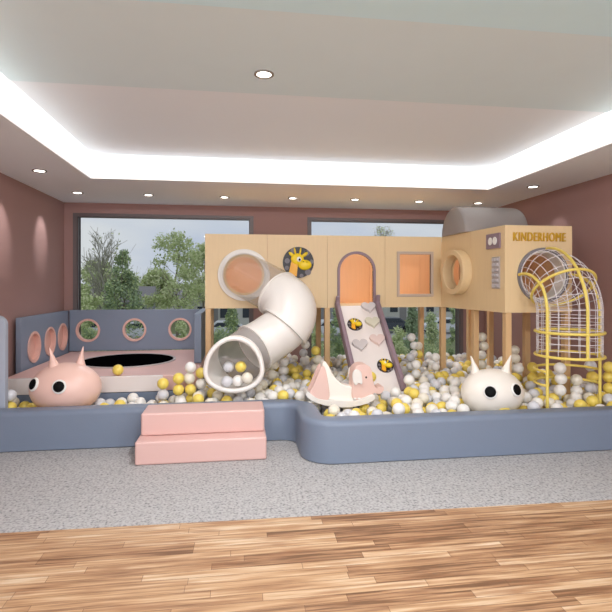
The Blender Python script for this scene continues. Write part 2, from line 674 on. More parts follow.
pl1, pl2 = atz(39.5, 170.5, SOF), atz(77.5, 192.5, SOF)
downlight(pl1, .075, 'recessed downlight nearest the camera over the left wall', 26, (XL, pl1.y + .15, 2.2), 40)
downlight(pl2, .075, 'recessed downlight over the left wall by the back corner', 26, (XL, pl2.y, 2.2), 40)
rows = [(148.5, 194.8, 'leftmost recessed downlight above the left window'),
        (224.5, 197, 'recessed downlight above the right half of the left window'),
        (292.7, 198, 'recessed downlight above the wall between the windows'),
        (355, 199.3, 'recessed downlight above the climbing ramp arch'),
        (419, 201.3, 'recessed downlight above the square framed opening'),
        (478, 203, 'recessed downlight just above the grey dome roof')]
for i, (px, py, lb) in enumerate(rows):
    p = atz(px, py, SOF)
    downlight(p, .07, lb, 46 if i != 2 else 22, (p.x, YB, 1.5) if i == 2 else (p.x, p.y - .5, 0), 60 if i == 2 else 100)
p = atz(533, 186.5, SOF)
downlight(p, .075, 'recessed downlight over the right side near the lettered panel', 14, (XR, p.y + .2, 2.0), 50)
p = atz(264, 73, TRAY)
downlight(p, .072, 'large round downlight alone in the grey beige ceiling band', 120, None, 150, z=TRAY - .006)


# ------------------------------------------------------------------ pit wall (one long foam kerb)
def arc(cx, cy, r, a0, a1, n=12):
    return [Vector((cx + r * math.cos(R(a0 + (a1 - a0) * i / n)), cy + r * math.sin(R(a0 + (a1 - a0) * i / n)), 0)) for i in range(n + 1)]


HW, PH = .105, .37
cpath = [Vector((XL + .012, 4.925, 0)), Vector((0, 4.925, 0))]
cpath += arc(.42, 4.925 - .24, .24, 90, 0)
cpath += arc(.66 + .17, 4.385, .17, 180, 270)
cpath += [Vector((2, 4.215, 0)), Vector((XR - .012, 4.215, 0))]
prof = [(-HW, .01), (-HW + .012, 0), (HW - .012, 0), (HW, .01)]
rb = .05
prof += [(HW - rb + rb * math.cos(R(a)), PH - rb + rb * math.sin(R(a))) for a in range(0, 91, 15)]
prof += [(-HW + rb - rb * math.cos(R(a)), PH - rb + rb * math.sin(R(a))) for a in range(90, -1, -15)]
bm = bmesh.new()
rings = []
for i, p in enumerate(cpath):
    a = cpath[max(0, i - 1)]
    b = cpath[min(len(cpath) - 1, i + 1)]
    t = (b - a).normalized()
    nrm = Vector((-t.y, t.x, 0))
    rings.append([bm.verts.new(p + nrm * s + Vector((0, 0, z + .004))) for s, z in prof])
for A, B in zip(rings, rings[1:]):
    for k in range(len(prof)):
        j = (k + 1) % len(prof)
        bm.faces.new((A[k], A[j], B[j], B[k]))
bm.faces.new(rings[0])
bm.faces.new(rings[-1])
tag(obj('foam_pit_wall', bm, M['blue'], smooth=True, auto=50),
    'long low blue grey padded wall curving along the front of the ball pit', 'pit wall')

# pit floor mat
tag(obj('pit_mat', box(.80, XR - .02, 4.37, 5.04, .004, .09, box(-.42, XR - .02, 5.04, YB - .03, .004, .09, box(-2.1, -.42, 5.04, 5.6, .004, .09))), M['blue_panel']),
    'padded mat lining the floor of the ball pit beneath the balls', 'mat')

# pink double step
sx0, sx1 = -.87, .25
out = [(4.33, 0), (4.815, 0), (4.815, .405), (4.475, .405), (4.475, .205), (4.33, .205)]
mS = frame((sx0, 0, .004), (0, 1, 0), (0, 0, 1), (1, 0, 0))
st = thing('foam_steps', 'pink padded two-tread step block in front of the pit wall', 'steps', ((sx0 + sx1) / 2, 4.57, .004))
obj('lower_step', box(sx0, sx1, 4.315, 4.815, .004, .205), M['pink'], st, bevel=.018)
obj('upper_step', box(sx0 + .02, sx1 - .01, 4.475, 4.815, .2055, .405), M['pink'], st, bevel=.018)

# ------------------------------------------------------------------ trampoline corner
PZ = .53
PY0, PY1 = 5.62, 7.80
PX0, PX1 = -2.50, -.46
tp = thing('trampoline', 'round black trampoline sunk in a raised pink platform by the left window', 'trampoline', (-1.45, 6.7, .004))
mc = frame((0, 0, 0), (1, 0, 0), (0, 1, 0), (0, 0, 1))
tcx, tcy = -1.45, 6.78
obj('platform', prism(rect(PX0, PY0 + .02, PX1, PY1), .36, PZ, mc, [circ(tcx, tcy, .60, 48)]), M['pink'], tp, bevel=.012)
o = obj('base', box(PX0, PX1, PY0, PY1, .004, .355), M['blue'], tp, bevel=.01)
o['label'] = 'blue grey base block'
o = obj('front_panel', box(PX0 + .02, -.83, PY0 - .012, PY0 + .018, .36, PZ + .006), M['frost'], tp, bevel=.006)
o['label'] = 'pale white front panel'
obj('pad_ring', ringmesh(frame((tcx, tcy, 0), (1, 0, 0), (0, 1, 0), (0, 0, 1)), (.615), .585, PZ + .001, PZ + .014, 64), M['ring'], tp, smooth=True, auto=40)
obj('jump_mat', prism(circ(tcx, tcy, .584, 64), PZ - .004, PZ + .009, mc), M['mat'], tp)


def guard(label, mtx, outline, holes, th, mat, back=False, rimmat=None, loc=(0, 0, 0), backmat=None):
    g = thing('guard_panel', label, 'padded panel', loc, 'padded panels round the play area')
    obj('panel', prism(outline, 0, th, mtx, [circ(a, b, r, 40) for a, b, r in holes]), mat, g, bevel=.006)
    for a, b, r in holes:
        m2 = mtx @ Matrix.Translation((a, b, 0))
        rim = obj('porthole_rim', ringmesh(m2, r + .012, r - .018, -.012, th + .004, 40), rimmat, g, smooth=True, auto=40)
        rim['label'] = 'pink rim'
        if back:
            obj('recess', prism(circ(0, 0, r - .018, 40), th - .012, th - .002, m2), backmat, rim)
    return g


GT = 1.155
yb = 7.83
guard('blue grey padded panel with three portholes below the left window',
      frame((0, yb, 0), (1, 0, 0), (0, 0, 1), (0, 1, 0)), rect(-2.53, PZ + .002, PX1 - .0, GT),
      [(at(88, 331.5, yb).x, .845, .165), (at(134.5, 331.5, yb).x, .845, .165), (at(180, 330.5, yb).x, .845, .165)],
      .06, M['blue_panel'], rimmat=M['pink_rim'], loc=((-2.53 + PX1) / 2, yb + .03, PZ))
guard('blue grey padded panel with three pink ringed holes against the left wall',
      frame((-2.535, 0, 0), (0, 1, 0), (0, 0, 1), (-1, 0, 0)), rect(6.18, .004, 7.82, GT - .005),
      [(6.555, .76, .185), (7.08, .77, .185), (7.56, .78, .185)],
      .06, M['blue_panel'], True, M['pink_rim'], loc=(-2.56, 6.95, .004), backmat=M['pink_rim'])
guard('narrow plain blue grey padded panel closing the right side of the trampoline',
      frame((-.556, 0, 0), (0, 1, 0), (0, 0, 1), (1, 0, 0)), rrect(6.40, PZ + .002, 7.79, 1.17, .02), [], .09, M['blue'],
      loc=(-.51, 7.1, PZ))
guard('pale grey upright panel with a rounded top at the far left of the pit',
      frame((0, 5.06, 0), (1, 0, 0), (0, 0, 1), (0, 1, 0)), rrect(XL + .02, .004, at(5.0, 320, 5.06).x, 1.245, .09, 8, (0, 1, 0, 0)), [], .07,
      M['pale_blue'], loc=(-2.42, 5.1, .004))

# ------------------------------------------------------------------ wooden play house
D = 6.4
PB, PT = 1.235, 2.195
XS = [-.42, .381, 1.178, 1.966, 2.767]
A3, B3, C3 = Vector((2.767, 6.4, 0)), Vector((2.89, 5.0, 0)), Vector((3.69, 5.0, 0))
ph = thing('play_house', 'raised pale wood play house on posts in front of the back windows', 'playhouse', (1.6, 6.4, .09))
th = .03
mF = frame((0, D, 0), (1, 0, 0), (0, 0, 1), (0, 1, 0))
sl_hole = at(244, 275, D)
arch_c = at(356.5, 276, D)
ax = arch_c.x
aw = .228
az0 = 1.275
az1 = at(356.5, 254, D).z
arch_out = [(ax - aw, az0), (ax + aw, az0)] + [(ax + aw * math.cos(R(a)), az1 - aw + aw * math.sin(R(a))) for a in range(0, 181, 10)]
sqa, sqb = at(399.5, 294, D), at(430.5, 254.5, D)
sq = rect(sqa.x, sqa.z, sqb.x, sqb.z)
sides = [(0, [circ(sl_hole.x, sl_hole.z, .235, 48)]), (1, []), (2, [arch_out]), (3, [sq])]
# the slide hole is close to the first seam
for i, hl in sides:
    obj('panel', prism(rect(XS[i] + .0015, PB, XS[i + 1] - .0015, PT), 0, th, mF, hl), M['wood'], ph)
# back and end panels (orange on the back ones is painted-in bounce light)
mBk = frame((0, 7.2, 0), (1, 0, 0), (0, 0, 1), (0, 1, 0))
XB = [-.42, .381, 1.178, 1.966, 2.767, 3.60]
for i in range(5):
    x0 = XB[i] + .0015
    o = obj('back_panel', prism(rect(x0, PB, XB[i + 1] - .0015, PT), 0, th, mBk), M['wood_bounce'], ph)
    o['label'] = 'back panel with warm bounce light tinted into the wood'
obj('end_panel', box(-.42, -.39, D + th + .001, 7.199, PB, PT), M['wood'], ph)
# side face A-B, two panels
dAB = (B3 - A3).normalized()
nAB = Vector((-dAB.y, dAB.x, 0))    # points into the box
if nAB.x < 0:
    nAB = -nAB
LAB = (B3 - A3).length
mAB = frame(A3, dAB, (0, 0, 1), nAB)
poc = 5.92
pa = (6.4 - poc) / abs(dAB.y)
pz = 1.70
seam = LAB * .52
# porthole lies mostly on the far panel; joint passes beside it
obj('side_panel', prism(rect(.032, PB, seam - .0015, PT), 0, th, mAB, []), M['wood'], ph).hide_render = False
bpy.data.objects.remove([c for c in ph.children if c.name.startswith('side_panel')][0])
obj('side_panel', prism(rect(.002, PB, LAB - .0005, PT), 0, th, mAB, [circ(pa, pz, .215, 40)]), M['wood'], ph)
obj('side_seam', prism(rect(seam - .0015, PB, seam + .0015, PT), -.0008, -.0001, mAB) if False else prism(rect(seam - .0025, pz + .29, seam + .0015, PT), -.001, 0, mAB), M['post'], ph)
mring = mAB @ Matrix.Translation((pa, pz, 0))
obj('porthole_ring', ringmesh(mring, .285, .215, -.125, -.0005, 56), M['wood'], ph, smooth=True, auto=40, bevel=.008)
# front face B-C with big round hole
mBC = frame((0, 5.0, 0), (1, 0, 0), (0, 0, 1), (0, 1, 0))
HC = Vector((3.338, 5.0, 1.645))
obj('letter_panel', prism(rect(B3.x, PB, C3.x, PT), 0, th, mBC, [circ(HC.x, HC.z, .275, 56)]), M['wood'], ph)
hr = obj('hole_ring', ringmesh(frame(HC, (1, 0, 0), (0, 0, 1), (0, 1, 0)), .305, .272, -.02, .04, 56), M['ring_grey'], ph, smooth=True, auto=40)
hr['label'] = 'dark grey ring'
o = obj('hole_liner', ringmesh(frame(HC, (1, 0, 0), (0, 0, 1), (0, 1, 0)), .272, .255, -.01, .16, 56), M['white'], ph, smooth=True, auto=40)
o['label'] = 'white liner ring'
# right side and inner back of the lettered box
obj('end_panel', box(3.66, 3.69, 5.031, 7.199, PB, PT), M['wood_bounce'], ph)
o = obj('back_panel', box(3.02, 3.655, 6.40, 6.43, PB, PT), M['wood_bounce'], ph)
# deck floors
bm = box(-.388, 2.79, D + .033, 7.198, PB + .002, PB + .03)
obj('deck', bm, M['post'], ph)
bm = prism([(2.96, 5.035), (3.655, 5.035), (3.655, 6.395), (2.83, 6.395)], PB + .002, PB + .03, mc)
obj('deck', bm, M['post'], ph)
# posts
def post(x, y, z1=PB - .001, h=.035):
    obj('post', box(x - h, x + h, y - h, y + h, .09, z1), M['post'], ph, bevel=.004)
for x, y in ((-.38, 6.44), (1.178, 6.44), (.381, 7.16), (2.80, 6.44), (-.38, 7.16), (1.178, 7.16), (2.767, 7.16),
             (2.90, 5.70), (2.94, 5.045), (3.65, 5.05), (3.645, 5.80), (3.60, 6.62), (3.55, 7.16)):
    post(x, y)
# frames
def outline_frame(name, inner, w, n0, n1, mtx, mat, label=None):
    cx = sum(a for a, b in inner) / len(inner)
    cy = sum(b for a, b in inner) / len(inner)
    n = len(inner)
    outer = []
    for i in range(n):
        p0, p1, p2 = Vector(inner[i - 1]), Vector(inner[i]), Vector(inner[(i + 1) % n])
        d1, d2 = (p1 - p0).normalized(), (p2 - p1).normalized()
        n1_, n2_ = Vector((d1.y, -d1.x)), Vector((d2.y, -d2.x))
        b = (n1_ + n2_)
        b = b / max(.3, b.dot(n1_))
        outer.append(tuple(p1 + b * w))
    o_ = obj(name, prism(outer, n0, n1, mtx, [inner]), mat, ph, bevel=.004)
    if label:
        o_['label'] = label
    return o_
cz_a = az1 - aw
fo_ = [(ax + (aw + .035) * math.cos(R(a)), cz_a + (aw + .035) * math.sin(R(a))) for a in range(0, 181, 9)]
fi_ = [(ax + aw * math.cos(R(a)), cz_a + aw * math.sin(R(a))) for a in range(180, -1, -9)]
o = obj('arch_frame', prism([(ax + aw + .035, az0)] + fo_ + [(ax - aw - .035, az0), (ax - aw, az0)] + fi_ + [(ax + aw, az0)], -.02, th + .002, mF), M['purple'], ph, bevel=.004)
o['label'] = 'mauve arch frame'
outline_frame('square_frame', sq, .038, -.015, th + .002, mF, M['tan_frame'], 'tan grey square frame')

# grey barrel roof
rx0, rx1, ry0, ry1 = 2.765, 3.62, 5.68, 6.42
rc, rr_ = (ry0 + ry1) / 2, (ry1 - ry0) / 2
bm = bmesh.new()
rings = []
prx = [(0.0, .90), (.012, .96), (.035, .99), (.06, 1.0), (.78, 1.0), (.82, .985), (.845, .95), (.855, .88)]
for dx, s in prx:
    rings.append([bm.verts.new((rx0 + dx, rc - rr_ * s * math.cos(R(a)), PT + .002 + .355 * s * math.sin(R(a)))) for a in range(0, 181, 9)])
for A, B in zip(rings, rings[1:]):
    for k in range(len(A) - 1):
        bm.faces.new((A[k], A[k + 1], B[k + 1], B[k]))
for q in (rings[0], rings[-1]):
    bm.faces.new(q)
for A, B in zip(rings, rings[1:]):
    bm.faces.new((A[0], B[0], B[-1], A[-1]))
o = obj('barrel_roof', bm, M['dome'], ph, smooth=True, auto=40)
o['label'] = 'grey half barrel roof'

# plate with two ovals, button board, on side face
def on_AB(px, py):
    # intersect pixel ray with side plane
    u = (px - 306) / F
    d = Vector((ST + u * CT, CT - u * ST, (HZ - py) / F))
    o0 = Vector((0, 0, EYE))
    k = (A3 - o0).dot(nAB) / d.dot(nAB)
    w = o0 + d * k
    return ((w - A3).dot(dAB), w.z)
a0, b0 = on_AB(487.3, 249.5)
a1, b1 = on_AB(501, 232.5)
o = obj('oval_plate', prism(rect(a0, b0, a1, b1), -.018, 0, mAB), M['purple'], ph, bevel=.003)
o['label'] = 'mauve plate with two white ovals'
for k in (.34, .67):
    q = obj('oval', prism(circ(a0 + (a1 - a0) * k, (b0 + b1) / 2, (a1 - a0) * .135, 28, (b1 - b0) * .26), -.026, -.0182, mAB), M['eye_white'], o)
a0, b0 = on_AB(492.8, 288.5)
a1, b1 = on_AB(500.3, 256.5)
o = obj('button_board', prism(rect(a0, b0, a1, b1), -.014, 0, mAB), M['board_grey'], ph, bevel=.003)
o['label'] = 'grey board with rows of raised keys'
for i in range(6):
    for k in range(2):
        ca = a0 + (a1 - a0) * (.28 + .44 * k)
        cb = b0 + (b1 - b0) * (.09 + .164 * i)
        obj('key', prism(rect(ca - .026, cb - .016, ca + .026, cb + .016), -.026, -.0142, mAB), M['button'], o, bevel=.003)

# lettering (built from strokes of the font outline, kept flat on the panel)
def text_mesh(body, size, ext):
    cu = bpy.data.curves.new('t', 'FONT')
    cu.body = body
    cu.size = size
    cu.extrude = ext
    cu.align_x = 'CENTER'
    cu.align_y = 'CENTER'
    cu.space_character = 1.12
    to = bpy.data.objects.new('t', cu)
    COL.objects.link(to)
    dg = bpy.context.evaluated_depsgraph_get()
    me = bpy.data.meshes.new_from_object(to.evaluated_get(dg))
    bpy.data.objects.remove(to)
    b_ = bmesh.new()
    for dx_, dz_ in ((-.0018, 0), (.0018, .0004)):
        n0 = len(b_.verts)
        b_.from_mesh(me)
        b_.verts.ensure_lookup_table()
        for v in b_.verts[n0:]:
            v.co.x += dx_
            v.co.z += dz_
    return b_
ta, tb = at(512.8, 241, 5.0), at(565, 233, 5.0)
bm = text_mesh('KINDERHOME', .1, .008)
xs = [v.co.x for v in bm.verts]
ys = [v.co.y for v in bm.verts]
sx = (tb.x - ta.x) / (max(xs) - min(xs))
sy = (tb.z - ta.z) / (max(ys) - min(ys))
for v in bm.verts:
    x, y, z = v.co
    v.co = ((ta.x + tb.x) / 2 + (x - (max(xs) + min(xs)) / 2) * sx, 5.0 - .0085 - z, (ta.z + tb.z) / 2 + (y - (max(ys) + min(ys)) / 2) * sy)
o = obj('lettering', bm, M['gold'], ph)
o['label'] = 'gold capital letters reading KINDERHOME'


# giraffe badge
def badge(name, mtx, r, parent, label):
    d = obj(name, prism(circ(0, 0, r, 40), 0, .014, mtx), M['dark_disc'], parent, smooth=True, auto=40)
    d['label'] = label
    for a, b, s in ((-.72, .1, .17), (-.35, .75, .16), (.55, .62, .18), (.85, .05, .14), (.62, -.62, .2), (.2, -.85, .13), (-.75, -.35, .14), (0.95 * .5, .9 * .8, .08)):
        if a * a + b * b < .8:
            obj('grey_spot', prism(circ(a * r, b * r, s * r, 14), .0142, .017, mtx), M['grey_spot'], d)
    bm = bmesh.new()
    # neck
    prism([(-.62 * r, -.62 * r), (-.38 * r, -.86 * r), (-.12 * r, -.90 * r), (-.05 * r, -.2 * r), (.0, .2 * r), (-.42 * r, .25 * r), (-.5 * r, -.1 * r)], .015, .034, mtx, bm=bm)
    obj('giraffe_neck', bm, M['giraffe_orange'], d, bevel=.002)
    bm = bmesh.new()
    ell(bm, mtx, (-.08 * r, .22 * r, .03), (.42 * r, .36 * r, .022), 20, 10)
    ell(bm, mtx, (.40 * r, -.16 * r, .034), (.44 * r, .33 * r, .03), 20, 10)
    for sx_ in (-1, 1):
        ell(bm, mtx @ Matrix.Translation((-.02 * r + sx_ * .42 * r, .5 * r, .026)) @ Matrix.Rotation(sx_ * R(38), 4, 'Z'), (0, 0, 0), (.24 * r, .11 * r, .012), 14, 8)
        ell(bm, mtx @ Matrix.Translation((-.06 * r + sx_ * .17 * r, .7 * r, .026)) @ Matrix.Rotation(-sx_ * R(10), 4, 'Z'), (0, 0, 0), (.06 * r, .26 * r, .01), 12, 8)
    obj('giraffe_head', bm, M['giraffe'], d, smooth=True)
    bm = bmesh.new()
    ell(bm, mtx, (.02 * r, .2 * r, .052), (.15 * r, .17 * r, .008), 14, 8)
    obj('eye', bm, M['eye_white'], d, smooth=True)
    bm = bmesh.new()
    ell(bm, mtx, (.05 * r, .17 * r, .061), (.07 * r, .08 * r, .004), 12, 8)
    for a, b in ((.52, .02), (.28, .04)):
        ell(bm, mtx, (a * r, b * r, .062), (.035 * r, .03 * r, .003), 10, 6)
    obj('pupil', bm, M['black'], d, smooth=True)
    return d


gc = at(298.3, 262.5, D)
badge('giraffe_badge', frame((gc.x, D - .0005, gc.z), (1, 0, 0), (0, 0, 1), (0, -1, 0)), .205, ph, 'round dark badge with a yellow giraffe head')

# ------------------------------------------------------------------ tube slide
pts = [Vector((sl_hole.x, D + .03, sl_hole.z)), Vector((sl_hole.x + .02, D - .10, sl_hole.z - .01)), at(262, 284, 6.12), at(278, 294, 5.95), at(289, 307, 5.80),
       at(286, 325, 5.70), at(270, 338, 5.68), at(254, 348, 5.62), at(241, 358, 5.46), at(235, 364, 5.28), at(234, 366, 5.13)]
path = catmull(pts, 8)
fr = frames(path)
TR = .285
sl = thing('tube_slide', 'white enclosed tube slide curling down with a clear upper section', 'slide', (path[-1].x, 5.5, .36))
mfl = frame((sl_hole.x, D, sl_hole.z), (1, 0, 0), (0, 0, 1), (0, -1, 0))
obj('flange', ringmesh(mfl, .335, .285, .001, .03, 56), M['white'], sl, smooth=True, auto=40, bevel=.006)
i1, i2, i3, i4 = 24, 41, 60, 70
N_ = len(path) - 1
def seg_(a, b):
    return path[a:b + 1], fr[a:b + 1]
i0 = 3
p_, f_ = seg_(4, i1)
o = obj('clear_tube', shell(p_, f_, TR - .004, .006), M['clear'], sl, smooth=True, auto=50)
o['label'] = 'clear see-through tube section'
p_, f_ = seg_(i1, i2)
obj('elbow', shell(p_, f_, [TR + .006 + .03 * math.sin(PI * min(1, k / (len(p_) - 1) * 1.1) * .8) for k in range(len(p_))], .016), M['white'], sl, smooth=True, auto=50)
p_, f_ = seg_(i2, i3 - 4)
obj('lower_tube', shell(p_, f_, TR - .012, .014), M['white'], sl, smooth=True, auto=50)
p_, f_ = seg_(i3 - 4, 65)
o = obj('smoked_tube', shell(p_, f_, TR - .008, .008), M['smoke'], sl, smooth=True, auto=50)
o['label'] = 'smoky grey translucent section'
for k, rr2 in ((i1, .302), (i2, .318), (i3 - 4, .29)):
    t, n, b = fr[k]
    obj('joint_ring', ringmesh(frame(path[k], n, b, t), rr2, TR - .03, -.012, .012, 56), M['white'], sl, smooth=True, auto=40)
for k in (5,):
    t, n, b = fr[k]
    obj('joint_ring', ringmesh(frame(path[k], n, b, t), .295, TR - .02, -.01, .01, 56), M['white'], sl, smooth=True, auto=40)
# mouth: flared rim with a flattened lower edge
k0 = 65
bm = bmesh.new()
secs = []
def mouth_pt(a, r, fl):
    x, z = math.cos(a) * r, math.sin(a) * r
    w = .06 * fl
    x *= 1 - .10 * fl * max(0, z / r)
    if z < 0:
        x *= (1 + w * 2.0 * min(1, -z / r * 1.5))
        z = z * (1 - .10 * fl)
    return x, z
steps = [(k0, 0, TR - .004), (k0 + 5, .2, TR - .002), (k0 + 10, .6, TR), (len(path) - 1, 1.0, TR + .012)]
for (k, fl, rr2) in steps:
    k = min(k, len(path) - 1)
    t, n, b = fr[k]
    xa = t.cross(Vector((0, 0, 1))).normalized()
    za = xa.cross(t).normalized()
    secs.append([path[k] + xa * mouth_pt(2 * PI * j / 48, rr2, fl)[0] + za * mouth_pt(2 * PI * j / 48, rr2, fl)[1] for j in range(48)])
V1 = [[bm.verts.new(p) for p in s] for s in secs]
cent = [sum(s, Vector()) / 48 for s in secs]
V2 = [[bm.verts.new(c + (p - c) * (1 - .05)) for p in s] for s, c in zip(secs, cent)]
for V in (V1, V2):
    for A, B in zip(V, V[1:]):
        for k in range(48):
            bm.faces.new((A[k], A[(k + 1) % 48], B[(k + 1) % 48], B[k]))
for e in (0, -1):
    for k in range(48):
        bm.faces.new((V1[e][k], V2[e][k], V2[e][(k + 1) % 48], V1[e][(k + 1) % 48]))
obj('mouth', bm, M['white'], sl, smooth=True, auto=50)
bm = bmesh.new()
tube(bm, [c for c in [cent[-1] + (p - cent[-1]) * .965 for p in secs[-1]]], .026, 10, closed=True)
obj('mouth_rim', bm, M['white'], sl, smooth=True)
SLIDE_PATH = path

# ------------------------------------------------------------------ climbing ramp
top = Vector((ax, D - .024, 1.262))
bot = Vector((at(380, 377, 5.45).x, 5.42, .30))
rd = (bot - top).normalized()
RL = (bot - top).length
rn = Vector((1, 0, 0)).cross(rd)
if rn.z < 0:
    rn = -rn
rxa = rd.cross(rn)
if rxa.x < 0:
    rxa = -rxa
mR = frame(top, rxa, -rd, rn)
rp = thing('climbing_ramp', 'sloping white climbing ramp with mauve side rails below the arch', 'ramp', (top.x, 5.9, .09))
RW = .245
obj('board', prism(rect(-RW, -RL, RW, 0), -.03, 0, mR), M['whiteboard'], rp, bevel=.004)
for s in (-1, 1):
    x0, x1 = (RW + .001, RW + .055) if s > 0 else (-RW - .055, -RW - .001)
    ol = [(-RL, -.04), (-RL, .06), (-RL + .06, .085), (-.02, .085), (.035, .16), (.075, .16), (.075, .0), (0, -.04)]
    ml = frame(top, -rd, rn, rxa)
    o = obj('side_rail', prism([(a if a < 0 else a * .6, b) for a, b in ol], x0, x1, ml), M['purple'], rp, bevel=.014)
    o['label'] = 'mauve padded side rail'


def on_ramp(px, py):
    u = (px - 306) / F
    d = Vector((ST + u * CT, CT - u * ST, (HZ - py) / F))
    o0 = Vector((0, 0, EYE))
    k = (top - o0).dot(rn) / d.dot(rn)
    w = o0 + d * k - top
    return w.dot(rxa), w.dot(-rd)


def heart(s):
    pts_ = []
    for i in range(32):
        t = 2 * PI * i / 32
        pts_.append((s * .062 * 16 * math.sin(t) ** 3, s * .062 * (13 * math.cos(t) - 5 * math.cos(2 * t) - 2 * math.cos(3 * t) - math.cos(4 * t)) + s * .1))
    return pts_
for px, py, mm, lb in ((368.6, 308.5, 'heart_grey', 'grey heart grip'), (372.5, 323.5, 'heart_beige', 'beige heart grip'),
                       (377.3, 341, 'heart_pink', 'pink heart grip'), (360, 346, 'heart_grey', 'pinkish grey heart grip')):
    a, b = on_ramp(px, py)
    o = obj('heart_grip', prism(heart(.098), .0005, .038, mR @ Matrix.Translation((a, b, 0))), M[mm], rp, bevel=.014)
    o['label'] = lb
for px, py in ((354.8, 324.8), (385, 366)):
    a, b = on_ramp(px, py)
    badge('giraffe_badge', mR @ Matrix.Translation((a, b, .0005)), .098, rp, 'round dark grip with a yellow giraffe head')

# ------------------------------------------------------------------ climbing cage
cg = thing('climbing_cage', 'yellow steel climbing tube with white netting curving down from the lettered panel', 'climbing cage', (3.38, 4.62, .09))
CR = .31
cy_, cz_ = 4.62, 1.645
bend = .36
cpth = []
for i in range(4):
    cpth.append(Vector((HC.x, 4.978 - i * .0, cz_)) if i == 0 else None)
cpth = [Vector((HC.x, 4.975, cz_))]
for i in range(0, 13):
    a = R(90 * i / 12)
    cpth.append(Vector((HC.x + .03 * i / 12, 4.97 - bend * math.sin(a), cz_ - bend + bend * math.cos(a))))
for i in range(1, 8):
    cpth.append(Vector((HC.x + .03, 4.97 - bend, cz_ - bend - (cz_ - bend - .82) * i / 7)))
cfr = []
for i, p in enumerate(cpth):
    a = cpth[max(0, i - 1)]
    b = cpth[min(len(cpth) - 1, i + 1)]
    t = (b - a)
    t.x = 0
    t.normalize()
    if i == 0:
        t = Vector((0, -1, 0))
    X = Vector((1, 0, 0))
    cfr.append((t, X, t.cross(X) * -1))   # third axis: up at the hole, front after the bend
def crad(i):
    return .285 + (CR - .285) * min(1, i / 8)
def cpt(i, ang, dr=0):
    t, X, U = cfr[i]
    if U.z < 0 and i == 0:
        U = -U
    return cpth[i] + (X * math.cos(R(ang)) + U * math.sin(R(ang))) * (crad(i) + dr)
if cfr[0][2].z < 0:
    cfr = [(t, X, -U) for t, X, U in cfr]
bm = bmesh.new()
for a in range(0, 360, 18):
    tube(bm, [cpt(i, a, -.008) for i in range(len(cpth))], .0036, 5)
for i in range(1, len(cpth)):
    if i <= 13 and i % 2 == 1:
        tube(bm, [cpt(i, a, -.008) for a in range(0, 360, 12)], .0036, 5, closed=True)
for k in range(1, 7):
    z = .82 + (cz_ - bend - .82) * k / 7
    tube(bm, [Vector((cpth[-1].x + (CR - .008) * math.cos(R(a)), cpth[-1].y + (CR - .008) * math.sin(R(a)), z)) for a in range(0, 360, 12)], .0036, 5, closed=True)
o = obj('netting', bm, M['net'], cg, smooth=True)
o['label'] = 'white cord netting'
last = len(cpth) - 1
def down(p, z):
    return [Vector((p.x, p.y, p.z + (z - p.z) * k / 4)) for k in range(1, 5)]
def long_pipe(name, angs, z=None, dr=.008):
    L_ = []
    for i in range(len(cpth)):
        f = min(1, i / 9)
        L_.append(cpt(i, angs[0] + (angs[1] - angs[0]) * f, dr))
    if z is not None:
        L_ += down(L_[-1], z)
    bm_ = bmesh.new()
    tube(bm_, L_, .0155, 10)
    return obj(name, bm_, M['yellow_steel'], cg, smooth=True, auto=50)
long_pipe('leg', (180, 163), .09)
long_pipe('frame_pipe', (84, 96))
long_pipe('leg', (0, 8), .09)
long_pipe('frame_pipe', (270, 270))
for i in (8,):
    bm = bmesh.new()
    tube(bm, [cpt(i, a, .008) for a in range(0, 360, 9)], .014, 10, closed=True)
    obj('frame_ring', bm, M['yellow_steel'], cg, smooth=True)
cxx, cyy = cpth[-1].x, cpth[-1].y
for z in (1.06, .82):
    bm = bmesh.new()
    tube(bm, [Vector((cxx + (CR + .008) * math.cos(R(a)), cyy + (CR + .008) * math.sin(R(a)), z)) for a in range(0, 360, 9)], .0145, 10, closed=True)
    obj('frame_ring', bm, M['yellow_steel'], cg, smooth=True)
for z in (.67, .53):
    bm = bmesh.new()
    tube(bm, [Vector((cxx + (CR + .015) * math.cos(R(a)), cyy + (CR + .015) * math.sin(R(a)), z)) for a in range(-8, 198, 6)], .0135, 10)
    obj('open_ring', bm, M['yellow_steel'], cg, smooth=True)


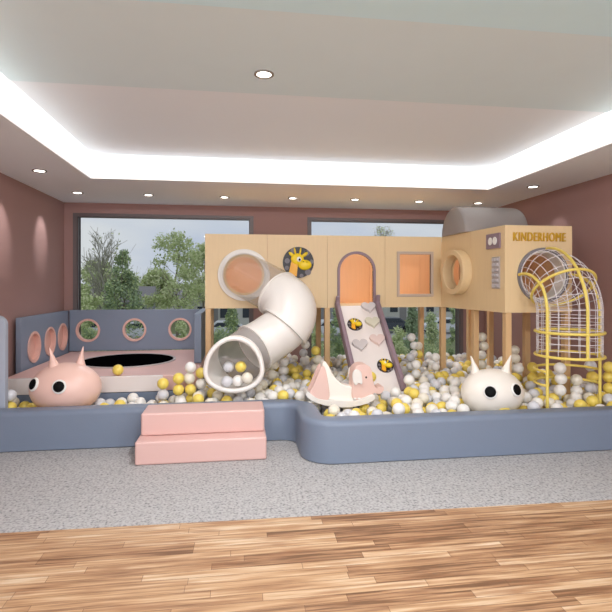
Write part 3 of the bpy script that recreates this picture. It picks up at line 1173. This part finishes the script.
# ------------------------------------------------------------------ horned ball creatures
def critter(name, c, rx, ry, rz, mat, label, eyes, horns, mouth=None):
    t = thing(name, label, 'toy animal', (c[0], c[1], c[2] - rz))
    I = Matrix.Translation(c)
    bm = bmesh.new()
    ell(bm, I, (0, 0, 0), (rx, ry, rz), 48, 28)
    body = obj('body', bm, mat, t, smooth=True)

    def surf(az, el):
        d = Vector((math.cos(R(el)) * math.sin(R(az)), -math.cos(R(el)) * math.cos(R(az)), math.sin(R(el))))
        p_ = Vector((d.x * rx, d.y * ry, d.z * rz))
        n_ = Vector((d.x / rx, d.y / ry, d.z / rz)).normalized()
        return Vector(c) + p_, n_
    for az, el in eyes:
        p_, n_ = surf(az, el)
        xa = Vector((0, 0, 1)).cross(n_).normalized()
        m_ = frame(p_, xa, n_.cross(xa), n_)
        bm = bmesh.new()
        ell(bm, m_, (0, 0, 0), (.068, .070, .022), 28, 12)
        e = obj('eye', bm, M['eye_white'], t, smooth=True)
        bm = bmesh.new()
        ell(bm, m_, (0, 0, .012), (.053, .054, .017), 28, 12)
        obj('pupil', bm, M['black'], e, smooth=True)
    for az, el, h, (tx, ty) in horns:
        p_, n_ = surf(az, el)
        ax_ = Vector((tx, ty, 1)).normalized()
        pth = [p_ - ax_ * .03 + ax_ * (h + .03) * k / 8 + Vector((tx, ty, 0)) * -.10 * h * math.sin(PI * k / 8) for k in range(9)]
        rad = [.060, .050, .040, .032, .025, .019, .014, .010, .005]
        bm = bmesh.new()
        f_ = frames(pth, Vector((1, 0, 0)))
        rg = [[bm.verts.new(p2 + (n2 * math.cos(2 * PI * k / 16) + b2 * math.sin(2 * PI * k / 16)) * r2) for k in range(16)] for p2, (t2, n2, b2), r2 in zip(pth, f_, rad)]
        for A, B in zip(rg, rg[1:]):
            for k in range(16):
                bm.faces.new((A[k], A[(k + 1) % 16], B[(k + 1) % 16], B[k]))
        bm.faces.new(rg[0])
        bm.faces.new(rg[-1])
        obj('horn', bm, mat, t, smooth=True, auto=60)
    if mouth:
        p_, n_ = surf(*mouth)
        xa = Vector((0, 0, 1)).cross(n_).normalized()
        bm = bmesh.new()
        ell(bm, frame(p_, xa, n_.cross(xa), n_), (0, 0, 0), (.06, .025, .02), 20, 10)
        obj('mouth', bm, M['mouth'], t, smooth=True)
    return t


pc = at(66.0, 388, 5.30)
critter('horned_ball_toy', tuple(pc), .345, .255, .26, M['pink_vinyl'], 'round pink vinyl ball creature with two horns and big black eyes',
        [(-19 - 22, 10), (-19 + -62, 12)] if False else [(3, 14), (-48, 17)], [(-64, 70, .18, (-.22, 0)), (116, 66, .18, (.16, 0))])
cc = at(492, 392.5, 4.66)
critter('horned_ball_toy', tuple(cc), .315, .255, .24, M['cream'], 'round cream vinyl ball creature with two horns beside the yellow cage',
        [(-27, 14), (25, 17)], [(-115, 58, .17, (-.30, 0)), (75, 64, .17, (.34, 0))], (2, -30))

# ------------------------------------------------------------------ elephant rocker
ey, ez = 4.98, .0
def E(px, py):
    q = at(px - 1.5, py + .5, ey)
    return (q.x, q.z)
mE = frame((0, ey, 0), (1, 0, 0), (0, 0, 1), (0, -1, 0))
rk = thing('elephant_rocker', 'white and pink elephant rocking toy lying on the balls', 'rocking toy', (at(342, 400, ey).x, ey, E(342, 403)[1]))
def sm(pts_, n=5):
    P = [Vector((a, b, 0)) for a, b in pts_]
    out_ = []
    m_ = len(P)
    for i in range(m_):
        p0, p1, p2, p3 = P[i - 1], P[i], P[(i + 1) % m_], P[(i + 2) % m_]
        for k in range(n):
            t = k / n
            v = 0.5 * ((2 * p1) + (p2 - p0) * t + (2 * p0 - 5 * p1 + 4 * p2 - p3) * t * t + (3 * p1 - p0 - 3 * p2 + p3) * t ** 3)
            out_.append((v.x, v.y))
    return out_
body_o = sm([E(308, 389), E(318, 396), E(334, 397.5), E(355, 398), E(371, 392), E(374, 396), E(366, 401), E(350, 404.5), E(332, 404), E(316, 400), E(307, 394)])
o = obj('rocker_base', prism(body_o, -.12, .10, mE), M['white'], rk, bevel=.012)
seat_o = sm([E(323, 363), E(326, 360.5), E(330, 366), E(335, 375), E(343, 382.5), E(353, 385), E(362, 388), E(364, 398), E(345, 399.5), E(328, 398), E(325, 382)])
obj('seat', prism(seat_o, -.08, .06, mE), M['cream'], rk, bevel=.02)
tail_o = sm([E(321, 366), E(325, 366), E(328, 380), E(329, 396), E(319, 396.5), E(310, 393), E(315, 380)])
for s, a0 in (('tail_skirt', .0605), ('tail_skirt', -.1105)):
    o = obj(s, prism(tail_o, a0, a0 + .03, mE), M['rocker_pink'], rk, bevel=.008)
    o['label'] = 'pink rear skirt'
head_o = sm([E(353, 370), E(357, 364), E(364, 362.5), E(370, 366), E(372, 375), E(374, 384), E(378, 386), E(382, 384), E(383, 388), E(379, 392), E(373, 391), E(373, 396), E(362, 397.5), E(352.5, 396), E(352, 383)])
hd = obj('head', prism(head_o, -.09, .085, mE), M['rocker_pink'], rk, bevel=.02)
hd['label'] = 'pink elephant head with trunk'
ear_o = sm([E(352, 371), E(355, 367.5), E(359.5, 369), E(361, 375), E(361, 381.5), E(357.5, 380.5), E(355, 382.5), E(352.5, 379)])
for a0 in (.0855, -.1145):
    obj('ear', prism(ear_o, a0, a0 + .024, mE), M['white'], hd, bevel=.008)
bm = bmesh.new()
e_ = E(365.5, 375.3)
ell(bm, mE, (e_[0], e_[1], .086), (.010, .011, .006), 12, 8)
obj('eye', bm, M['black'], hd, smooth=True)
bm = bmesh.new()
for x in (354.5, 358.5, 362.5, 366.5, 370.5):
    e_ = E(x, 396.3 if x < 368 else 395.4)
    ell(bm, mE, (e_[0], e_[1], .076), (.022, .012, .018), 12, 8)
obj('scalloped_hem', bm, M['white'], hd, smooth=True)

# ------------------------------------------------------------------ balls
BR = .06
balls = []     # (x, y, z, colour index, special label or None)
grid = {}
CELL = .13
def near(x, y):
    i, j = int(math.floor(x / CELL)), int(math.floor(y / CELL))
    for a in (i - 1, i, i + 1):
        for b in (j - 1, j, j + 1):
            yield from grid.get((a, b), ())
def put(x, y, z, c, lab=None):
    balls.append((x, y, z, c, lab))
    grid.setdefault((int(math.floor(x / CELL)), int(math.floor(y / CELL))), []).append((x, y, z))
posts_xy = [(o_.matrix_basis, 0) for o_ in []]
POSTS = [(-.38, 6.44), (1.178, 6.44), (.381, 7.16), (2.80, 6.44), (-.38, 7.16), (1.178, 7.16), (2.767, 7.16), (2.90, 5.70), (2.94, 5.045), (3.65, 5.05), (3.645, 5.80), (3.60, 6.62), (3.55, 7.16)]
CAGE_LEGS = [(cpt(last, 163, .008).x, cpt(last, 163, .008).y), (cpt(last, 8, .008).x, cpt(last, 8, .008).y)]
def inner_front(x):
    # y of the inner face of the padded wall
    if x < .36:
        return 5.03
    if x < .80:
        return 5.03 - (x - .36) / .44 * .02 if x < .72 else 4.80
    return 4.345
def blocked(x, y, z):
    q = BR
    if y < inner_front(x) + q + .004 or y > YB - .02 - q or x > XR - q - .005 or x < XL + q + .01:
        return True
    if .30 < x < .86 and y < 4.925 + .11 + q and x < .66 + .105 + q + .03:
        return True
    if x < PX1 + q + .01 and y > PY0 - .014 - q:
        return z < PZ + q - .001 or True
    if x < -2.16 and y < 5.06 + .07 + q + .005:
        return True
    if x < -.42 and y < 5.1:
        pass
    for a, b in POSTS:
        if abs(x - a) < .035 + q and abs(y - b) < .035 + q:
            return True
    for a, b in CAGE_LEGS:
        if math.hypot(x - a, y - b) < .024 + q:
            return True
    for c, rx, ry, rz in ((pc, .345, .255, .26), (cc, .315, .255, .24)):
        if ((x - c.x) / (rx + q)) ** 2 + ((y - c.y) / (ry + q)) ** 2 + ((z - c.z) / (rz + q)) ** 2 < 1:
            return True
    if E(305, 0)[0] - q - .01 < x < E(385, 0)[0] + q + .01 and abs(y - ey) < .165 + q and z + q > .31:
        return True
    p = Vector((x, y, z))
    for s in SLIDE_PATH[8:]:
        if (s - p).length < .315 + q:
            return True
    # ramp
    w = p - top
    if abs(w.dot(rxa)) < RW + .06 + q and -.04 - q < w.dot(rn) < .085 + q and w.dot(rd) < RL + q:
        return True
    return False
def surf_h(x, y):
    h = .355 if y < 5.5 else .355 - .01 * (y - 5.5)
    if x < -.45:
        h = .30
    elif x < .85:
        h = .35
    if y > 6.3:
        h += .02
    if .7 < x < 1.5 and y < 4.85:
        h -= .055
    return h + .03 * math.sin(x * 5.1 + 1) * math.cos(y * 4.3)
def pick():
    r = random.random()
    return 3 if r < .27 else (2 if r < .43 else (1 if r < .60 else 0))
def dropz(x, y, base):
    z = base
    for (a, b, c) in near(x, y):
        d2 = (x - a) ** 2 + (y - b) ** 2
        if d2 < (2 * BR) ** 2:
            z = max(z, c + math.sqrt((2 * BR + .0005) ** 2 - d2))
    return z
cand = 0
def region_iter():
    while True:
        yield random.uniform(XL, XR), random.uniform(4.35, YB)
it = region_iter()
for k in range(30000):
    x, y = next(it)
    base = .09 + BR + .001
    best = None
    for q in range(5):
        xx, yy = x + random.uniform(-.05, .05), y + random.uniform(-.05, .05)
        z = dropz(xx, yy, base)
        if z <= surf_h(xx, yy) and not blocked(xx, yy, z) and (best is None or z < best[2]):
            best = (xx, yy, z)
    if best:
        put(*best, pick())

# balls the photo shows standing proud of the heap, each propped on a short stack
proud = [
 (10, 375, 5.20, 2, 'pale grey ball beside the upright panel at the far left'),
 (22.5, 374, 5.22, 0, 'white ball touching the left side of the pink horned creature'),
 (305.5, 344.5, 6.7, 0, 'white ball hovering under the white slide elbow'),
 (315.7, 353, 6.3, 3, 'yellow ball beside the wooden post under the badge panel'),
 (272, 355, 6.0, 3, 'yellow ball below the lower white tube section'),
 (283, 357.5, 6.3, 3, 'yellow ball in the shade behind the white tube slide'),
 (411.5, 342.5, 6.75, 0, 'white ball seen against the window right of the ramp'),
 (418.5, 343, 6.8, 1, 'ivory ball beside the rear post right of the ramp'),
 (435.5, 356, 6.2, 0, 'large white ball on top of the heap under the square frame'),
 (443.5, 351, 6.45, 2, 'pale grey ball leaning on the corner post'),
 (410.5, 356, 6.4, 2, 'grey ball just right of the ramp rail'),
 (416, 362.5, 6.0, 0, 'white ball right of the foot of the ramp'),
 (482, 341.5, 5.9, 1, 'ivory ball in the shade between two box posts'),
 (479, 349, 6.0, 3, 'yellow ball low in the shade below the porthole'),
 (514.5, 349, 5.6, 1, 'ivory ball right of the tall corner post'),
 (515, 361, 5.4, 1, 'dim ivory ball stacked just right of the tall corner post'),
 (532.5, 366, 5.3, 3, 'yellow ball left of the cage rings'),
 (560, 372.5, 4.70, 0, 'white ball inside the cage between the two open rings'),
 (590.5, 371.5, 4.78, 2, 'grey ball inside the cage near its right leg'),
 (576.5, 377.5, 4.80, 1, 'small ivory ball in the middle of the cage foot'),
 (609, 373.5, 4.75, 3, 'yellow ball at the right edge beyond the cage leg'),
 (371, 383, 5.30, 3, 'x'), (409, 382, 5.25, 0, 'x'),
 (163, 384, 5.35, 3, 'yellow ball stacked at the pink platform corner'),
 (178.5, 376, 5.35, 3, 'yellow ball resting high against the platform side'),
 (190.5, 372.5, 5.40, 0, 'white ball left of the slide mouth'),
 (201, 370, 5.5, 3, 'orange yellow ball tucked behind the slide mouth rim'),
]
def clash(x, y, z, tol=.004):
    for (a, b, c) in near(x, y):
        if (x - a) ** 2 + (y - b) ** 2 + (z - c) ** 2 < (2 * BR - tol) ** 2:
            return True
    return False
for px, py, Y, c, lb in proud:
    q = at(px, py, Y)
    x, y = q.x, q.y
    for tr in range(14):
        z = dropz(x, y, .15)
        if z > q.z - .035 or blocked(x, y, z):
            break
        put(x, y, z, pick())
        x, y = q.x + random.uniform(-.03, .03), q.y + random.uniform(-.035, .035)
    x, y = q.x, q.y
    z = dropz(x, y, .15)
    if not blocked(x, y, z) and z < q.z + .12:
        put(x, y, z, c, None if lb == 'x' else lb)

# singles on other supports
def free(px, py, Y, c, lb, z=None):
    q = at(px, py, Y)
    put(q.x, q.y, q.z if z is None else z, c, lb)
q = atz(118, 370, PZ + BR)
put(q.x, q.y, PZ + BR + .001, 3, 'single yellow ball on the pink platform in front of the trampoline')
# inside the slide mouth
mth = SLIDE_PATH[-1]
lowz = mth.z - .25 + BR
for dx, dy, dz, c, lb in ((-.075, .10, .0, 2, 'pale grey ball lying in the left of the slide mouth'), (.04, .12, .0, 0, 'white ball lying in the middle of the slide mouth'),
                          (.135, .04, .042, 1, 'ivory ball at the right lip of the slide mouth'),
                          (-.06, .25, .13, 2, 'grey ball deeper inside the slide tube'), (.07, .2, .135, 3, 'yellow ball framed by the slide mouth')):
    put(mth.x + dx, mth.y + dy, lowz + dz + .012, c, lb)

# split: nearest and visible ones become things, the rest one heap
BN = ['ball_white', 'ball_ivory', 'ball_grey', 'ball_yellow']
WORD = ['white', 'ivory', 'pale grey', 'yellow']
def exposed(b):
    x, y, z = b[:3]
    d = Vector((0, 0, EYE)) - Vector((x, y, z))
    d.normalize()
    n_ = 0
    # fraction of the disc not covered by other balls towards the eye
    for (a, bb, c) in near(x, y):
        v = Vector((a - x, bb - y, c - z))
        t = v.dot(d)
        if t > .02:
            s = (v - d * t).length
            if s < 2 * BR:
                n_ += (1 - s / (2 * BR)) ** 1.2
    # padded wall hides what is low and close behind it
    yf = inner_front(x)
    zt = PH - (y - yf) * (EYE - PH) / max(.1, yf)
    if z + BR * .3 < zt:
        n_ += 2
    u_ = (x * CT - y * ST) / (x * ST + y * CT) * F
    if abs(u_) > 312:
        n_ += 3
    return n_
scored = []
for i, b in enumerate(balls):
    e = exposed(b)
    if b[4]:
        k = -10
    elif e > 1.0:
        k = 100 + e
    else:
        k = math.hypot(b[0], b[1]) + .9 * e
    scored.append((k, i))
scored.sort()
single = set(i for k, i in scored[:300])
ball_me = {}
for ci, nm in enumerate(BN):
    bm = bmesh.new()
    bmesh.ops.create_uvsphere(bm, u_segments=28, v_segments=18, radius=BR)
    me = bpy.data.meshes.new('ball')
    bm.to_mesh(me)
    bm.free()
    me.materials.append(M[nm])
    for p in me.polygons:
        p.use_smooth = True
    ball_me[ci] = me
def where(x, y):
    if x < -.9:
        return 'between the front wall and the trampoline platform'
    if x < .42:
        return 'around the mouth of the tube slide' if y < 5.9 else 'behind the tube slide'
    if x < 1.02:
        return 'between the slide and the elephant rocker' if y > 4.8 else 'in the front corner by the wall curve'
    if x < 1.5:
        return 'in front of the elephant rocker' if y < 4.85 else 'behind the elephant rocker'
    if x < 2.15:
        return 'in the front middle of the pit' if y < 5.0 else 'near the foot of the climbing ramp'
    if x < 3.0:
        return 'around the cream horned creature' if y < 5.1 else 'below the side porthole of the play house'
    return 'around the foot of the yellow cage' if y < 5.1 else 'below the lettered box'
hb = bmesh.new()
ico = bmesh.new()
bmesh.ops.create_icosphere(ico, subdivisions=2, radius=BR)
ico.verts.index_update()
ivs = [v.co.copy() for v in ico.verts]
ifs = [[v.index for v in f.verts] for f in ico.faces]
V, Fc, MI = [], [], []
for i, (x, y, z, c, lb) in enumerate(balls):
    if i in single:
        o = bpy.data.objects.new('plastic_ball', ball_me[c])
        COL.objects.link(o)
        o.location = (x, y, z)
        if lb:
            tag(o, lb, 'ball')
        else:
            g = where(x, y)
            tag(o, '%s plastic ball %s' % (WORD[c], g), 'ball', '%s balls %s' % (WORD[c], g))
    else:
        k = len(V)
        V += [(v.x + x, v.y + y, v.z + z) for v in ivs]
        Fc += [[q + k for q in f] for f in ifs]
        MI += [c] * len(ifs)
me = bpy.data.meshes.new('ball_heap')
me.from_pydata(V, [], Fc)
for nm in BN:
    me.materials.append(M[nm])
me.polygons.foreach_set('material_index', MI)
me.polygons.foreach_set('use_smooth', [True] * len(Fc))
o = bpy.data.objects.new('ball_heap', me)
COL.objects.link(o)
tag(o, 'heap of white, ivory, grey and yellow plastic balls filling the pit', 'balls', None, 'stuff')
print('balls', len(balls))

# ------------------------------------------------------------------ outdoors
GZ = -3.0
struct('ground', box(-60, 90, YB + 3, 140, GZ - .2, GZ), M['lawn'])
tag(obj('driveway', box(-30, 60, 38.5, 45.5, GZ, GZ + .03), M['asphalt']), 'pale road crossing the lawn beyond the windows', 'road')


def tree(name, px, Y, ytop, width, mats, nl, kind, label, cat='tree', ybase=None, trunk=True, group='trees outside the windows'):
    rnd = random.Random(int(px * 13 + Y))
    b = at(px, 300, Y)
    H = at(px, ytop, Y).z - GZ
    half = width / F * Y / 2
    t = thing(name, label, cat, (b.x, Y, GZ), group)
    root_ = Vector((b.x, Y, GZ))
    if trunk:
        bm_ = bmesh.new()
        th_ = .012 * H + .03
        pth_ = [root_ + Vector((rnd.uniform(-.05, .05) * k, rnd.uniform(-.05, .05) * k, H * .93 * k / 7)) for k in range(8)]
        f_ = frames(pth_, Vector((1, 0, 0)))
        rg_ = []
        for k, (p2, (t2, n2, b2)) in enumerate(zip(pth_, f_)):
            r2 = th_ * (1 - k / 8)
            rg_.append([bm_.verts.new(p2 + (n2 * math.cos(2 * PI * j / 8) + b2 * math.sin(2 * PI * j / 8)) * r2) for j in range(8)])
        for A, B in zip(rg_, rg_[1:]):
            for j in range(8):
                bm_.faces.new((A[j], A[(j + 1) % 8], B[(j + 1) % 8], B[j]))
        nb = 80 if kind == 'bare' else 22
        tips = []
        for k in range(nb):
            s = rnd.uniform(.25, .9)
            p0 = root_ + Vector((0, 0, H * s))
            a = rnd.uniform(0, 2 * PI)
            ln = half * rnd.uniform(.5, 1.05) * (1.15 - abs(s - .45))
            up_ = rnd.uniform(.6, 1.4)
            d = Vector((math.cos(a), math.sin(a), up_)).normalized()
            p1 = p0 + d * ln * .5 + Vector((0, 0, ln * .05))
            p2 = p0 + d * ln + Vector((0, 0, ln * .25))
            tube(bm_, [p0, p1, p2], th_ * (.26 if kind == 'bare' else .2) * (1.2 - s), 4)
            if kind == 'bare':
                for q in range(5):
                    a2 = rnd.uniform(0, 2 * PI)
                    d2 = (d + Vector((math.cos(a2), math.sin(a2), .5)) * .7).normalized()
                    tube(bm_, [p1 + (p2 - p1) * q / 5, p1 + (p2 - p1) * q / 5 + d2 * ln * .45], th_ * .11, 3)
        obj('trunk', bm_, M['twig' if kind == 'bare' else 'bark'], t, smooth=True)
    V_, F_, MI_ = [], [], []
    clumps = []
    for k in range(40 if kind != 'cone' else 50):
        if kind == 'cone':
            s = rnd.uniform(.12, 1)
            rr = half * (1.02 - s) ** .8
            a = rnd.uniform(0, 2 * PI)
            clumps.append((math.cos(a) * rr * .7, math.sin(a) * rr * .7, H * s, .35 * rr + .2))
        elif kind == 'bush':
            a = rnd.uniform(0, 2 * PI)
            s = rnd.uniform(.15, .9)
            rr = half * math.sqrt(max(.05, 1 - (s - .3) ** 2 * 1.8)) * rnd.uniform(.2, .8)
            clumps.append((math.cos(a) * rr, math.sin(a) * rr, H * s, half * .3))
        else:
            a = rnd.uniform(0, 2 * PI)
            s = rnd.uniform(.3, .97)
            rr = half * math.sin(PI * min(1, (1.02 - s) * .75 + .12)) * rnd.uniform(.3, 1)
            clumps.append((math.cos(a) * rr, math.sin(a) * rr, H * s, half * .22 + .12))
    lsz = max(.04, .0027 * Y)
    nl = int(nl * 1.25)
    for k in range(nl):
        cx, cy, cz, cr = clumps[k % len(clumps)]
        v = Vector((rnd.gauss(0, 1), rnd.gauss(0, 1), rnd.gauss(0, .8)))
        v = v.normalized() * cr * rnd.uniform(.3, 1.1)
        p = Vector((root_.x + cx, root_.y + cy, root_.z + cz)) + v
        if p.z < GZ + .05:
            continue
        a = Vector((rnd.uniform(-1, 1), rnd.uniform(-1, 1), rnd.uniform(-1, 1))).normalized()
        b_ = a.orthogonal().normalized()
        s = lsz * rnd.uniform(.6, 1.3)
        n0 = len(V_)
        V_ += [tuple(p + a * s), tuple(p + b_ * s * .6), tuple(p - a * s), tuple(p - b_ * s * .6)]
        F_.append((n0, n0 + 1, n0 + 2, n0 + 3))
        MI_.append(rnd.randrange(len(mats)))
    if nl:
        me_ = bpy.data.meshes.new('foliage')
        me_.from_pydata([tuple(Vector(v) - root_) for v in V_], [], F_)
        for m_ in mats:
            me_.materials.append(M[m_])
        me_.polygons.foreach_set('material_index', MI_)
        fo = bpy.data.objects.new('foliage', me_)
        COL.objects.link(fo)
        fo.parent = t
    return t


tree('bare_tree', 103, 34, 228, 48, ['leaf_light', 'twig'], 160, 'bare', 'bare branched pale tree at the left of the left window')
tree('conifer', 122, 30, 250, 58, ['leaf_dark', 'leaf_mid', 'leaf_dark'], 5200, 'cone', 'dark green conical tree beside the bare tree')
tree('leafy_tree', 177, 35, 232, 56, ['leaf_light', 'leaf_mid'], 4200, 'tall', 'tall wispy light green tree in the right half of the left window')
tree('leafy_tree', 203, 50, 244, 36, ['leaf_light', 'leaf_mid'], 3000, 'tall', 'slim light green tree beside the left edge of the play house')
tree('leafy_tree', 160, 62, 268, 40, ['leaf_light', 'leaf_mid'], 3600, 'tall', 'low spreading yellow green tree in the middle of the left window')
tree('leafy_tree', 132, 68, 276, 60, ['leaf_mid', 'leaf_light'], 4000, 'bush', 'distant green tree low between the conifer and the wispy tree')
tree('leafy_tree', 96, 50, 262, 44, ['leaf_light', 'leaf_mid'], 3500, 'tall', 'pale green tree behind the bare tree')
tree('shrub', 88, 26, 276, 34, ['leaf_mid', 'leaf_light'], 3600, 'bush', 'bushy green shrub at the lower left of the left window', 'shrub', trunk=False)
tree('shrub', 180, 20, 315, 22, ['leaf_mid', 'leaf_light'], 2200, 'bush', 'rounded green shrub seen through the right porthole', 'shrub', trunk=False)
tree('shrub', 92, 22, 322, 24, ['leaf_dark', 'leaf_mid'], 1600, 'bush', 'dark shrub seen through the left porthole', 'shrub', trunk=False)
tree('shrub', 218, 18, 322, 34, ['leaf_dark', 'leaf_mid'], 2600, 'bush', 'green shrub outside beyond the left post', 'shrub', trunk=False)
tree('shrub', 232, 30, 306, 22, ['leaf_dark', 'leaf_mid'], 1600, 'cone', 'dark conical shrub above the slide mouth', 'shrub', trunk=False)
tree('shrub', 336, 24, 305, 26, ['leaf_dark', 'leaf_mid'], 2200, 'bush', 'dark shrub between the posts left of the ramp', 'shrub', trunk=False)
tree('shrub', 397, 18, 322, 32, ['leaf_light', 'leaf_mid'], 2600, 'bush', 'light green shrub just right of the ramp rail', 'shrub', trunk=False)
tree('shrub', 413, 24, 300, 20, ['leaf_dark', 'leaf_dark'], 2200, 'cone', 'very dark narrow shrub right of the ramp', 'shrub', trunk=False)
tree('shrub', 432, 17, 312, 18, ['leaf_dark', 'leaf_mid', 'leaf_light'], 2000, 'cone', 'narrow green shrub between the two posts near the corner', 'shrub', trunk=False)
tree('shrub', 455, 24, 302, 18, ['leaf_dark', 'leaf_mid'], 1400, 'bush', 'green shrub at the right end of the right window', 'shrub', trunk=False)
tree('shrub', 316, 20, 316, 22, ['leaf_mid', 'leaf_light'], 1600, 'bush', 'small green shrub just behind the paired posts', 'shrub', trunk=False)
tree('leafy_tree', 385, 76, 226, 40, ['leaf_light', 'twig'], 900, 'tall', 'distant thin tree tip above the play house')


def house(px, Y, w, h, d, mw, label):
    b = at(px, 300, Y)
    t = thing('house', label, 'house', (b.x, Y, GZ), 'houses outside the windows')
    obj('walls', box(b.x - w / 2, b.x + w / 2, Y, Y + d, GZ, GZ + h), M[mw], t)
    mh = frame((b.x - w / 2 - .3, Y - .3, GZ + h), (0, 1, 0), (0, 0, 1), (1, 0, 0))
    obj('roof', prism([(0, 0), (d + .6, 0), (d / 2 + .3, 1.7)], 0, w + .6, mh), M['roof'], t)
    n = max(2, int(w / 2.2))
    for i in range(n):
        x = b.x - w / 2 + w * (i + .5) / n
        obj('window', box(x - .5, x + .5, Y - .05, Y - .001, GZ + 1.0, GZ + 2.2), M['house_glass'], t)
    obj('door', box(b.x - w / 2 + w / n - .45, b.x - w / 2 + w / n + .45, Y - .04, Y - .001, GZ, GZ + 2.1), M['roof'], t)


house(225, 52, 7, 2.9, 6, 'house_wall', 'white house seen beyond the left post of the play house')
house(96, 54, 11, 2.6, 3.5, 'house_wall2', 'low grey house at the lower left of the left window')
house(162, 82, 14, 2.7, 7, 'house_wall', 'long pale house half hidden by trees in the left window')
house(338, 52, 8, 2.8, 6, 'house_wall2', 'grey house beyond the ramp')
house(430, 60, 12, 2.8, 7, 'house_wall', 'pale house at the right end of the right window')


def car(px, Y, mat, label):
    b = at(px, 300, Y)
    t = thing('car', label, 'car', (b.x, Y, GZ + .03), 'cars outside the windows')
    x0, z0 = b.x - 2.1, GZ + .03
    ol = [(0, .35), (.05, .8), (.8, .95), (1.3, 1.4), (2.9, 1.4), (3.5, .98), (4.15, .85), (4.2, .35)]
    mcx = frame((x0, Y, z0), (1, 0, 0), (0, 0, 1), (0, 1, 0))
    obj('car_body', prism(ol, 0, 1.7, mcx), M[mat], t, bevel=.06)
    obj('side_window', prism([(1.0, .97), (1.4, 1.32), (2.8, 1.32), (3.3, .97)], -.012, -.001, mcx), M['house_glass'], t)
    for x in (.8, 3.4):
        for y_ in (-.02, 1.55):
            obj('wheel', prism(circ(x, .33, .33, 20), y_, y_ + .17, mcx), M['rubber'], t)


car(226, 41, 'car_white', 'white car parked beyond the slide mouth')
car(140, 41, 'car_white', 'pale car seen through the middle porthole')
car(88, 42, 'car_white', 'white car seen through the left porthole')
car(333, 41, 'car_white', 'white car between the posts left of the ramp')
car(448, 42, 'car_white', 'white car at the right end of the right window')
car(392, 43.5, 'car_dark', 'dark car beyond the narrow shrub')

# ------------------------------------------------------------------ sky and light
w = bpy.data.worlds.new('world')
S.world = w
w.use_nodes = True
N, L = w.node_tree.nodes, w.node_tree.links
bg = N['Background']
tc = N.new('ShaderNodeTexCoord')
mp = N.new('ShaderNodeMapping')
mp.inputs['Scale'].default_value = (1.2, 1.2, 3.5)
n = N.new('ShaderNodeTexNoise')
n.inputs['Scale'].default_value = 2.3
n.inputs['Detail'].default_value = 5
L.new(tc.outputs['Generated'], mp.inputs['Vector'])
L.new(mp.outputs['Vector'], n.inputs['Vector'])
rp_ = N.new('ShaderNodeValToRGB')
rp_.color_ramp.elements[0].position = .35
rp_.color_ramp.elements[0].color = lin((188, 197, 214))
rp_.color_ramp.elements[1].position = .65
rp_.color_ramp.elements[1].color = lin((214, 217, 220))
L.new(n.outputs['Fac'], rp_.inputs['Fac'])
L.new(rp_.outputs['Color'], bg.inputs['Color'])
bg.inputs['Strength'].default_value = 0.86

# added fill lamps: unseen tray downlights that brighten the room and play house
k = 0
for y in (.2, -.9):
    for x, side in ((-1.0, 'left'), (.78, 'middle'), (2.6, 'right')):
        downlight(Vector((x, y, 0)), .072, 'added unseen fill lamp in the pale blue ceiling band, %s of the %s row' % (side, 'nearer' if y < 0 else 'farther'),
                  135 if y > 0 else 200, (x * .8 + .3, 6.6, 1.5) if y > 0 else None, 120 if y > 0 else 150, z=TRAY - .006, group='added fill lamps in the pale blue band')
# added soft frontal fill light at the open room end, behind the camera
ad = bpy.data.lights.new('front_fill', 'AREA')
ad.shape = 'RECTANGLE'
ad.size, ad.size_y = 6.4, 2.5
ad.energy = 90
ad.color = (.93, .96, 1.0)
ao = bpy.data.objects.new('front_fill', ad)
COL.objects.link(ao)
ao.location = (.78, YF + .1, 1.45)
ao.rotation_euler = (R(90), 0, 0)
S.view_settings.view_transform = 'Standard'
S.view_settings.look = 'None'
S.view_settings.exposure = 0.28
S.view_settings.gamma = 1.0
